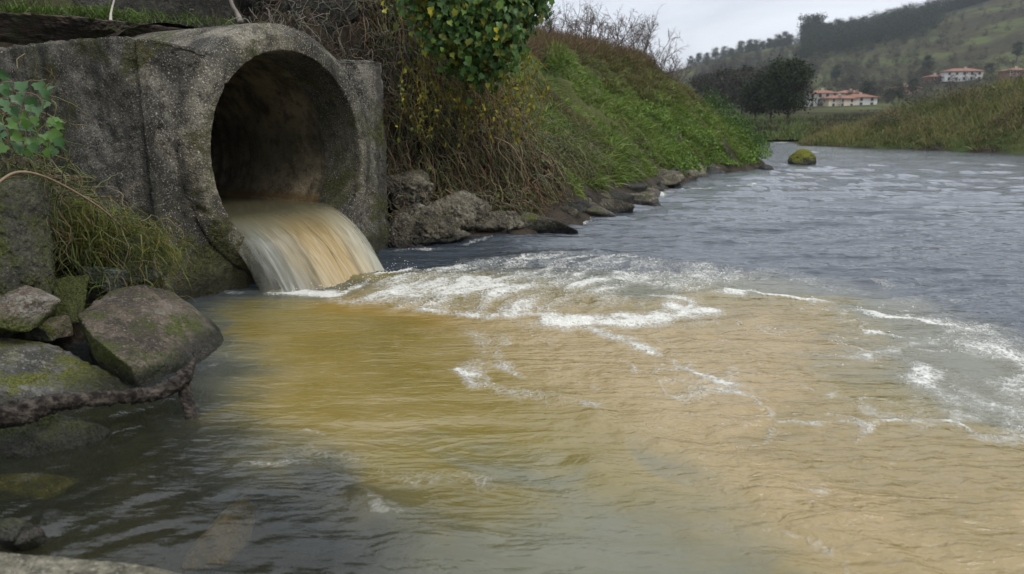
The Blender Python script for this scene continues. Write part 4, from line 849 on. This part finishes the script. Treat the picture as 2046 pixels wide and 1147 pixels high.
for i, (px, yy, hh) in enumerate(crest):
    ys = np.linspace(9, 24, 160); xs = (px - 1023) / FPX * .985 * ys; zs = hz(xs, ys); k_ = int(np.argmax((zs - CAM_H) / ys)); x, yy, z = xs[k_], ys[k_] + .15, float(zs[k_])
    make_shrub('bare_shrub', (x, yy, z - .05), hh * .8, 9, .42, 500 + i, [(.11, .085, .07), (.15, .12, .10), (.08, .06, .05)], '%s leafless shrub along the bank crest, counted from the ivy bush' % ordn[i], 'shrub', 'leafless shrubs on the crest')
make_shrub('olive_shrub', PY(1030, 80, 8.4), .75, 6, .5, 540, [(.10, .085, .05)], 'thin olive-leaved shrub against the sky beside the ivy bush', 'shrub', leaf=(700, .05, [(.12, .12, .015), (.16, .14, .02), (.07, .085, .015)]))

# ------------------------------------------------------------------ left-hand growth: ivy leaves, stems, moss
ivy = empty('ivy_plant', PY(20, 330, 3.6), 'small ivy plant with pale lobed leaves at the left edge beside the headwall', 'plant')
spots = [(rng.uniform(-20, 118), rng.uniform(160, 305), rng.uniform(.05, .085)) for _ in range(26)] + [(45, 165, .10), (75, 165, .10), (30, 190, .09), (60, 195, .10), (85, 180, .08), (20, 215, .09), (45, 225, .09), (75, 215, .08), (15, 250, .09), (40, 255, .10), (70, 250, .08), (100, 262, .12), (85, 275, .10), (60, 275, .09), (30, 285, .09), (110, 290, .08), (10, 290, .09), (5, 170, .09), (-15, 200, .1), (-10, 240, .1), (55, 240, .08), (95, 240, .06), (25, 270, .08), (115, 300, .06), (50, 300, .07), (0, 145, .08), (-20, 270, .1), (88, 300, .07), (20, 235, .08), (68, 232, .07)]
P_ = np.array([PY(px, py, 3.75 + rng.uniform(-.25, .15)) for px, py, _ in spots]); n = len(P_)
leaf_objs(P_, unit(np.array([.35, -.7, .55]) + rng.normal(size=(n, 3)) * .3), unit(np.array([.35, 0, -.8]) + rng.normal(size=(n, 3)) * .5), np.array([s for *_, s in spots]) * .72, [('pale' if q[1] < 225 else rng.choice(['mid', 'pale', 'mid'])) for q in spots], ivy)
st = np.array([PY(rng.uniform(-40, 110), rng.uniform(130, 320), 3.8) for _ in range(45)]); P_ = np.zeros((45, 9, 3)); p_ = st.copy(); v = unit(rng.normal(size=st.shape))
for k in range(9): P_[:, k] = p_; v = unit(v + rng.normal(size=v.shape) * .4 + np.array([0, 0, -.15])); p_ = p_ + v * .035
V, F, ix = tubes(P_, np.full((45, 9), .003), 3); link('stems', mesh_np('stems', V - np.array(ivy.location), F, attrs={'col': pick([(.12, .10, .04), (.15, .11, .06)], 45)[ix]}), M_twig, ivy)['kind'] = 'stuff'
# tangle between the tall rock and the headwall
n = 420; st = np.array([PY(rng.uniform(-20, 150) if rng.uniform() < .5 else rng.uniform(90, 310), 0, 1) for _ in range(n)])
lx = rng.uniform(0, 1, n); px_ = lx * 300 + rng.normal(size=n) * 20; py_ = 300 + lx * 190 + rng.uniform(-40, 150, n) * (1 - lx * .3); yy_ = 3.75 + lx * .55 + rng.uniform(-.1, .15, n)
st = np.array([PY(a, b, c_) for a, b, c_ in zip(px_, py_, yy_)]); P_ = np.zeros((n, 12, 3)); p_ = st.copy(); v = unit(rng.normal(size=st.shape) + np.array([.5, 0, -.3]))
for k in range(12): P_[:, k] = p_; v = unit(v + rng.normal(size=v.shape) * .42 + np.array([.03, -.02, -.13])); p_ = p_ + v * .036
V, F, ix = tubes(P_, rng.uniform(.0015, .004, n)[:, None] * np.linspace(1.1, .4, 12)[None], 3)
kind(link('tangled_stems', mesh_np('tangled_stems', V, F, attrs={'col': pick([(.15, .12, .06), (.11, .13, .04), (.18, .15, .09), (.08, .10, .025), (.13, .09, .05)], n)[ix]}), M_twig), 'stuff')
n = 5000; lx = rng.uniform(0, 1, n); px_ = 130 + lx * 190 + rng.normal(size=n) * 22; py_ = 440 + lx * 75 + rng.normal(size=n) * 26; B_ = np.array([PY(a, b, 3.98 + l * .35 + rng.uniform(-.08, .08)) for a, b, l in zip(px_, py_, lx)])
V, F, c = blades(B_, unit(np.array([.45, -.35, .1]) + rng.normal(size=(n, 3)) * .5), rng.uniform(.04, .12, n), rng.uniform(.002, .005, n), rng.uniform(.5, 2, n), pick([(.13, .14, .02), (.17, .16, .03), (.08, .10, .02), (.20, .19, .04)], n))
kind(link('yellow_moss_grass', mesh_np('yellow_moss_grass', V, F, smooth=False, attrs={'col': c}), M_plant), 'stuff')
n = 2500; px_ = rng.uniform(-20, 320, n); py_ = rng.uniform(330, 640, n); ok = (py_ > 300 + px_ * .45) & (py_ < 660 - px_ * .2); px_, py_ = px_[ok], py_[ok]; n = len(px_)
B_ = np.array([PY(a, b, 3.75 + a / 300 * .4 + rng.uniform(-.1, .15)) for a, b in zip(px_, py_)])
V, F, c = blades(B_, unit(np.array([.2, -.4, .5]) + rng.normal(size=(n, 3)) * .6), rng.uniform(.05, .16, n), rng.uniform(.003, .007, n), rng.uniform(.3, 1.6, n), pick([(.06, .09, .02), (.09, .12, .025), (.12, .12, .04), (.04, .06, .015)], n))
kind(link('shore_grass', mesh_np('shore_grass', V, F, smooth=False, attrs={'col': c}), M_plant), 'stuff')
# grass tufts on the ledge above the headwall
n = 1600; px_ = np.concatenate([rng.uniform(0, 170, 700), rng.normal(225, 35, 600), rng.uniform(170, 470, 300)]); B_ = np.array([PY(a, 30 + a * .06 + rng.uniform(-18, 4), 5.75 + a / 400 * .9 + rng.uniform(0, .3)) for a in px_])
V, F, c = blades(B_, unit(np.array([.1, -.3, .9]) + rng.normal(size=(n, 3)) * .5), rng.uniform(.05, .2, n), rng.uniform(.005, .011, n), rng.uniform(.3, 1.4, n), pick([(.07, .12, .02), (.10, .16, .03), (.06, .075, .025)], n))
kind(link('ledge_grass', mesh_np('ledge_grass', V, F, smooth=False, attrs={'col': c}), M_plant), 'stuff')

# ------------------------------------------------------------------ right bank reeds
pts = sample(85000, 14, 48, 14, 52, lambda x, y, h, d, s, t, pl: (d > .05) & (d < 14) & (x > 15) & (rng.uniform(size=len(x)) < np.clip(1.2 - d * .07, .3, 1)) & (polydist(x, y, SHR)[0] < polydist(x, y, SHL)[0]))
nz = fbm(xyz(pts[:, 0], pts[:, 1]), .35, 3, .5, 600); nz2 = fbm(xyz(pts[:, 0], pts[:, 1]), .9, 3, .5, 603)
hgt = np.clip(.42 + pts[:, 2] * .10, .42, .9) * (1 + nz * .6 + nz2 * .3)
gcol = pick([(.08, .10, .028), (.105, .12, .038), (.065, .08, .024)], len(pts)); bcol = pick([(.16, .125, .06), (.11, .085, .045), (.20, .165, .085)], len(pts)); ycol = pick([(.15, .155, .045), (.19, .175, .06)], len(pts))
sel = (nz2 + rng.normal(size=len(pts)) * .25); cols = np.where((sel > .22)[:, None], bcol, np.where((nz + rng.normal(size=len(pts)) * .2 > .25)[:, None], ycol, gcol))
x, y = pts[:, 0], pts[:, 1]; B_ = np.column_stack([x, y, hz(x, y) - .03])
V, F, c = blades(B_, unit(np.array([0, 0, 1.]) + rng.normal(size=(len(x), 3)) * .45), hgt * rng.uniform(.6, 1.15, len(x)), rng.uniform(.022, .045, len(x)), rng.uniform(.2, 1.3, len(x)), cols)
kind(link('reeds', mesh_np('reeds', V, F, smooth=False, attrs={'col': c}), M_plant), 'stuff')
nb_ = 60; bp = sample(nb_, 15, 46, 15, 50, lambda x, y, h, d, s, t, pl: (d > .3) & (d < 8) & (x > 15) & (polydist(x, y, SHR)[0] < polydist(x, y, SHL)[0])); n = 26000; k = rng.integers(0, nb_, n)
bs = rng.uniform(.5, 1.1, nb_) * (1 + .03 * bp[:, 0]) * .8; P_ = np.column_stack([bp[:, 0], bp[:, 1], hz(bp[:, 0], bp[:, 1]) + bs * .4])[k] + rng.normal(size=(n, 3)) * (bs[k] * .36)[:, None] * np.array([1.4, 1.4, .7])
ct = np.array([(.055, .065, .024), (.07, .08, .026), (.085, .068, .036), (.095, .10, .03), (.06, .05, .032)])[rng.integers(0, 5, nb_)][k] * rng.uniform(.85, 1.15, (n, 1))
V, F, c = leaves(P_, unit(rng.normal(size=P_.shape) + np.array([0, -.3, .5])), unit(rng.normal(size=P_.shape)), rng.uniform(.06, .14, n), OVAL_O[[0, 2, 4, 6]], ct)
kind(link('bank_bushes', mesh_np('bank_bushes', V, F, attrs={'col': c}), M_plant), 'stuff')
# low growth on the far shore
n = 26000; az_ = rng.uniform(.30, .62, n); Rr = 46 + rng.uniform(0, 1, n) ** 1.5 * 90; x, y = Rr * np.sin(az_), Rr * np.cos(az_); hh = hill_h(x, y); hg = hz(x, y); hh = np.where(y < 68, np.maximum(hg, hh), hh)
nz = fbm(xyz(x, y), .12, 3, .5, 610); ok = (hh > .2); x, y, hh, nz = x[ok], y[ok], hh[ok], nz[ok]; n = len(x)
V, F, c = blades(np.column_stack([x, y, hh - .05]), unit(np.array([0, 0, 1.]) + rng.normal(size=(n, 3)) * .4), rng.uniform(.3, .7, n) * (1 + nz), rng.uniform(.08, .16, n), rng.uniform(0, .8, n), np.where((nz > .12)[:, None], pick([(.05, .04, .025), (.035, .04, .018)], n), pick([(.075, .115, .028), (.11, .12, .04), (.06, .09, .025)], n)))
kind(link('meadow_grass', mesh_np('meadow_grass', V, F, smooth=False, attrs={'col': c}), M_plant), 'stuff')

# ------------------------------------------------------------------ trees
M_bark = m_flat('bark', (.045, .036, .028), .9, .5, 6)
M_needle = m_plant('needles', trans=.1, rough=.9)
def crown_mesh(name, h, shape, n, size, cols, seed):
    r_ = np.random.default_rng(seed); ncl = {'pine': 26, 'broad': 34, 'cone': 30}[shape]; C = []
    for k in range(ncl):
        f = r_.uniform(0, 1); a = r_.uniform(0, 6.28)
        if shape == 'pine': z = h * (.38 + .58 * f); rad = h * .24 * math.sqrt(max(1 - ((f - .35) / .72) ** 2, .03)) * r_.uniform(.3, 1)
        elif shape == 'cone': z = h * (.15 + .83 * f); rad = h * .22 * (1 - f) * r_.uniform(.4, 1)
        else: z = h * (.20 + .76 * f); rad = h * .46 * math.sqrt(max(1 - ((f - .45) / .62) ** 2, .03)) * r_.uniform(.2, 1)
        C.append((rad * math.cos(a), rad * math.sin(a), z))
    C = np.array(C); k = r_.integers(0, ncl, n); P = C[k] + r_.normal(size=(n, 3)) * h * np.array([.075, .075, .05]); Nn = unit(r_.normal(size=(n, 3)) + np.array([0, 0, .5])); T = unit(r_.normal(size=(n, 3)))
    tone = r_.uniform(.75, 1.25, ncl)[k][:, None]
    V, F, c = leaves(P, Nn, T, r_.uniform(.7, 1.3, n) * size, OVAL_O[[0, 2, 4, 6]], pick(cols, n) * tone); me = mesh_np(name, V, F, smooth=False, attrs={'col': c}); me.materials.append(M_needle); return me, C
def trunk_mesh(name, h, C, seed):
    r_ = np.random.default_rng(seed); L = [np.array([(0, 0, -.05 * h), (.01 * h, 0, .2 * h), (0, .01 * h, .45 * h), (.01 * h, 0, .65 * h), (0, 0, .85 * h)])]; rr_ = [np.array([.028, .024, .019, .013, .005]) * h]
    for q in C[r_.permutation(len(C))[:12]]:
        z0 = max(.2 * h, q[2] - np.hypot(q[0], q[1]) * .7); a = np.array([0, 0, z0]); L.append(np.array([a + (q - a) * t + np.array([0, 0, -.01 * h]) * (t * (1 - t)) * 4 for t in np.linspace(0, 1, 5)])); rr_.append(np.linspace(.011, .003, 5) * h)
    V, F, _ = tubes(np.array(L), np.array(rr_), 5); me = mesh_np(name, V, F); me.materials.append(M_bark); return me
def tree_kind(shape, h, n, size, cols, seed):
    cm, C = crown_mesh(shape + '_crown', h, shape, n, size, cols, seed); return cm, trunk_mesh(shape + '_trunk', h, C, seed)
def plant_tree(name, kindm, loc, sc, rz, label, cat='tree', group=None):
    t = empty(name, loc, label, cat, group); t.rotation_euler = (0, 0, rz); t.scale = sc
    link('crown', kindm[0], None, t); link('trunk', kindm[1], None, t); return t
dkc = [(.020, .032, .014), (.028, .040, .018), (.014, .022, .010), (.035, .045, .02)]
T_big = [tree_kind('broad', 8, 5200, .34, [(.016, .024, .011), (.024, .033, .014), (.032, .04, .016)], 700 + i) for i in range(2)]
T_pine = [tree_kind('pine', 14, 1500, .75, dkc, 710 + i) for i in range(4)]
T_oak = [tree_kind('broad', 9, 1600, .6, [(.035, .036, .022), (.045, .04, .028), (.028, .032, .018), (.05, .042, .03)], 720 + i) for i in range(3)]
def at_az(px, dist):
    x = (px - 1023) / FPX * .975 * dist; return x, dist, float(hill_h(np.array([x]), np.array([float(dist)]))[0])
for px, dist, sc, rz, lb in ((1572, 88, .92, 0, 'large dark evergreen tree with a bare double-looking trunk, left of the white houses'), (1538, 94, .85, 1, 'dark evergreen tree half behind the largest one by the river bend'), (1508, 98, .72, 2, 'smaller dark evergreen at the left of the riverside clump')):
    plant_tree('evergreen_tree', T_big[int(rz) % 2], at_az(px, dist), (sc, sc, sc), rz, lb)
OAKPX = [1395, 1420, 1445, 1465, 1488, 1510, 1530, 1550, 1480, 1585, 1440, 1505, 1410]
for i, (px, dist, sc) in enumerate([(1395, 150, .8), (1420, 160, .9), (1445, 150, 1.0), (1465, 170, 1.05), (1488, 160, 1.1), (1510, 180, 1.15), (1530, 190, 1.2), (1550, 210, 1.1), (1480, 130, .8), (1585, 230, .9), (1440, 210, 1.2), (1505, 230, 1.4), (1410, 230, 1.2)]):
    plant_tree('bare_brown_tree', T_oak[i % 3], at_az(px, dist), (sc,) * 3, i * 1.3, '%s brownish winter tree from the left in the wood behind the grassy bank' % ordn[sorted(OAKPX).index(px)], 'tree', 'trees at the foot of the hill')
# ridge pines: single trees at the left, a close row to the right
for i, px in enumerate([1372, 1388, 1404, 1421, 1437, 1449, 1470, 1486, 1498, 1511, 1524, 1540, 1552, 1563]):
    sc = (.62, .7, .62, .8, .75, .6, .85, .9, .8, .7, .8, 1.0, 1.05, .9)[i]
    plant_tree('pine_tree', T_pine[i % 4], at_az(px, 612), (sc * 1.1, sc * 1.1, sc), i * 2.1, '%s lone pine on the low skyline, counted from where the hill meets the bank' % ordn[i], 'tree', 'lone pines on the low skyline')
npx = 0
for px in np.arange(1590, 2075, 11.0):
    for rw in range(2):
        q = px + rng.uniform(-4, 4) + rw * 5; sc = rng.uniform(.85, 1.3) * (1.35 if q < 1625 else 1.0)
        plant_tree('pine_tree', T_pine[npx % 4], at_az(q, 608 - rw * 22), (sc, sc, sc), rng.uniform(0, 6), 'dark pine in the close row along the hill crest', 'tree', 'pines in the row on the hill crest'); npx += 1
# the wood below the crest, one mass
base, tr = T_pine[0][0], None
cv_ = np.empty(len(base.vertices) * 3, np.float32); base.vertices.foreach_get('co', cv_); cv_ = cv_.reshape(-1, 3); keep = rng.permutation(len(cv_) // 5)[:260]; vi = (keep[:, None] * 5 + np.arange(5)).ravel(); small = cv_[vi]; nl = len(small) // 5
lf0 = leaf_local(OVAL_O[[0, 2, 4, 6]])[1]
TV, TF, TC = [], [], []; off = 0
def mass_tree(x, y, z, sc, colr):
    global off
    a = rng.uniform(0, 6.28); v = small * np.array([sc, sc, sc]); v = np.column_stack([v[:, 0] * math.cos(a) - v[:, 1] * math.sin(a), v[:, 0] * math.sin(a) + v[:, 1] * math.cos(a), v[:, 2]]) + np.array([x, y, z])
    TV.append(v); TF.append((np.arange(nl)[:, None, None] * 5 + lf0[None]).reshape(-1, 3) + off); TC.append(np.repeat(pick(colr, nl), 5, 0)); off += len(v)
for i in range(900):
    px = rng.uniform(1585, 2080); dist = rng.uniform(440 if px < 1850 else 520, 600); x, y, z = at_az(px, dist); mass_tree(x, y, z - 2, rng.uniform(.7, 1.1), dkc)
kind(link('pine_wood', mesh_np('pine_wood', np.concatenate(TV), np.concatenate(TF), smooth=False, attrs={'col': np.concatenate(TC)}), M_needle), 'stuff')
TV, TF, TC = [], [], []; off = 0
for i in range(1500):
    px = rng.uniform(1380, 2090); dist = rng.uniform(240, 520); x, y, z = at_az(px, dist); k = vn(np.array([[x * .012, y * .012, 3.3]]))[0]
    if k + rng.uniform(-.4, .4) + (.5 if (dist > 380 and px < 1900) else 0) > .05: mass_tree(x, y, z - 2.2, rng.uniform(.25, .55), [(.035, .034, .02), (.05, .04, .028), (.025, .032, .016), (.06, .048, .035)])
for i in range(260):
    px = rng.uniform(1365, 1600); x, y, z = at_az(px, rng.uniform(575, 612)); mass_tree(x, y, z - 2.5, rng.uniform(.25, .6) * (1 + (px > 1480) * .3), dkc)
for i in range(420):
    px = rng.uniform(1385, 1620); x, y, z = at_az(px, rng.uniform(230, 560)); mass_tree(x, y, z - 2.0, rng.uniform(.3, .65), [(.035, .034, .02), (.05, .04, .028), (.025, .032, .016)])
kind(link('hillside_scrub', mesh_np('hillside_scrub', np.concatenate(TV), np.concatenate(TF), smooth=False, attrs={'col': np.concatenate(TC)}), M_needle), 'stuff')
VILPX = [1835, 1880, 1722, 1770, 1790, 1742, 1815, 1690, 1660, 1960, 2010]
for i, (px, dist, sc) in enumerate([(1835, 330, .62), (1880, 300, .45), (1722, 250, .55), (1770, 255, .5), (1790, 240, .45), (1742, 245, .6), (1815, 270, .5), (1690, 330, .55), (1660, 340, .6), (1960, 300, .55), (2010, 320, .6)]):
    plant_tree('village_tree', T_oak[i % 3] if i % 2 else T_pine[i % 4], at_az(px, dist), (sc,) * 3, i, '%s dark tree from the left among the houses at the foot of the hill' % ordn[sorted(VILPX).index(px)], 'tree', 'trees among the houses')

# ------------------------------------------------------------------ houses
M_white = m_flat('white_render', (.55, .54, .51), .9, .35, .7); M_cream = m_flat('cream_render', (.50, .43, .32), .9, .2, .4); M_tile = m_flat('roof_tile', (.20, .085, .048), .9, .6, 1.2); M_brick = m_flat('reddish_wall', (.22, .11, .075), .9, .4, .8); M_glass = m_flat('window_glass', (.02, .025, .03), .2, .1); M_chim = m_flat('chimney_render', (.4, .36, .3), .9, .2)
def box(name, c, d, mat, parent):
    bm = bmesh.new(); bmesh.ops.create_cube(bm, size=1); bmesh.ops.scale(bm, vec=d, verts=bm.verts); bmesh.ops.translate(bm, vec=c, verts=bm.verts)
    me = bpy.data.meshes.new(name); bm.to_mesh(me); bm.free(); return link(name, me, mat, parent)
winme = {}
def house(px, dist, w_, d_, h_, rise, mat, storeys, nwin, rz, label):
    x, y, z = at_az(px, dist); e = empty('house', (x, y, z - .6), label, 'house', 'houses at the foot of the hill'); e.rotation_euler = (0, 0, rz)
    box('wall', (0, 0, h_ / 2), (w_, d_, h_), mat, e)
    bm = bmesh.new(); o_ = .6; wv, dv = w_ / 2 + o_, d_ / 2 + o_; rl = max(wv - dv, .4)
    v = [bm.verts.new(q) for q in ((-wv, -dv, h_ - .12), (wv, -dv, h_ - .12), (wv, dv, h_ - .12), (-wv, dv, h_ - .12), (-wv, -dv, h_ + .08), (wv, -dv, h_ + .08), (wv, dv, h_ + .08), (-wv, dv, h_ + .08), (-rl, 0, h_ + rise), (rl, 0, h_ + rise))]
    for f in ((3, 2, 1, 0), (0, 1, 5, 4), (1, 2, 6, 5), (2, 3, 7, 6), (3, 0, 4, 7), (4, 5, 9, 8), (6, 7, 8, 9), (5, 6, 9), (7, 4, 8)): bm.faces.new([v[i] for i in f])
    me = bpy.data.meshes.new('roof'); bm.to_mesh(me); bm.free(); rf = link('roof', me, M_tile, e)
    box('chimney', (rl * .5, .8, h_ + rise * .9), (.7, .7, 1.4), M_chim, rf)
    sh_ = h_ / storeys
    for s in range(storeys):
        for k in range(nwin):
            xx = -w_ / 2 + w_ * (k + .5) / nwin
            fr_ = box('window', (xx, -d_ / 2 - .03, s * sh_ + sh_ * .55), (1.1, .1, 1.25), M_chim if mat is M_white else M_white, e)
            box('pane', (xx, -d_ / 2 - .085, s * sh_ + sh_ * .55), (.85, .05, 1.0), M_glass, fr_)
    return e
house(1634, 250, 9.5, 7.2, 4.7, 1.2, M_white, 3, 4, -.15, 'tall white house with red hip roof, first right of the big dark trees')
house(1668, 244, 9.5, 6.4, 2.9, 1.1, M_cream, 2, 3, .1, 'cream two-storey house with red roof just right of the tall white house')
house(1708, 246, 10.3, 6.4, 3.0, 1.2, M_white, 2, 3, -.1, 'low white house with wide red roof at the right end of the white group')
house(1690, 275, 10.3, 6.4, 3.8, 1.2, M_cream, 2, 3, .2, 'red-roofed house rising behind the cream house')
house(1800, 285, 7.7, 6.4, 2.6, 1.1, M_brick, 2, 2, .3, 'reddish-walled house among trees midway between the white houses')
house(1905, 300, 13.8, 7.2, 3.9, 1.4, M_white, 2, 5, -.2, 'long white house with red roof above the right bank')
house(1855, 305, 6.9, 5.6, 2.6, 1.1, M_brick, 2, 2, .1, 'small reddish house at the left of the long white house')
house(2012, 285, 9.0, 7.2, 3.4, 1.2, M_brick, 2, 4, -.1, 'red-brown house above the reeds near the right edge')

# ------------------------------------------------------------------ air
bm = bmesh.new(); bmesh.ops.create_cube(bm, size=1); me = bpy.data.meshes.new('haze'); bm.to_mesh(me); bm.free()
mh, g = newmat('haze'); g.n('ShaderNodeOutputMaterial', None, Volume=g.n('ShaderNodeVolumePrincipled', None, Color=(.78, .84, .92), Density=HAZE, Anisotropy=.2).outputs[0])
hb = link('haze', me, mh); hb.location = (0, 400, 99); hb.scale = (3600, 1000, 204); kind(hb, 'stuff')
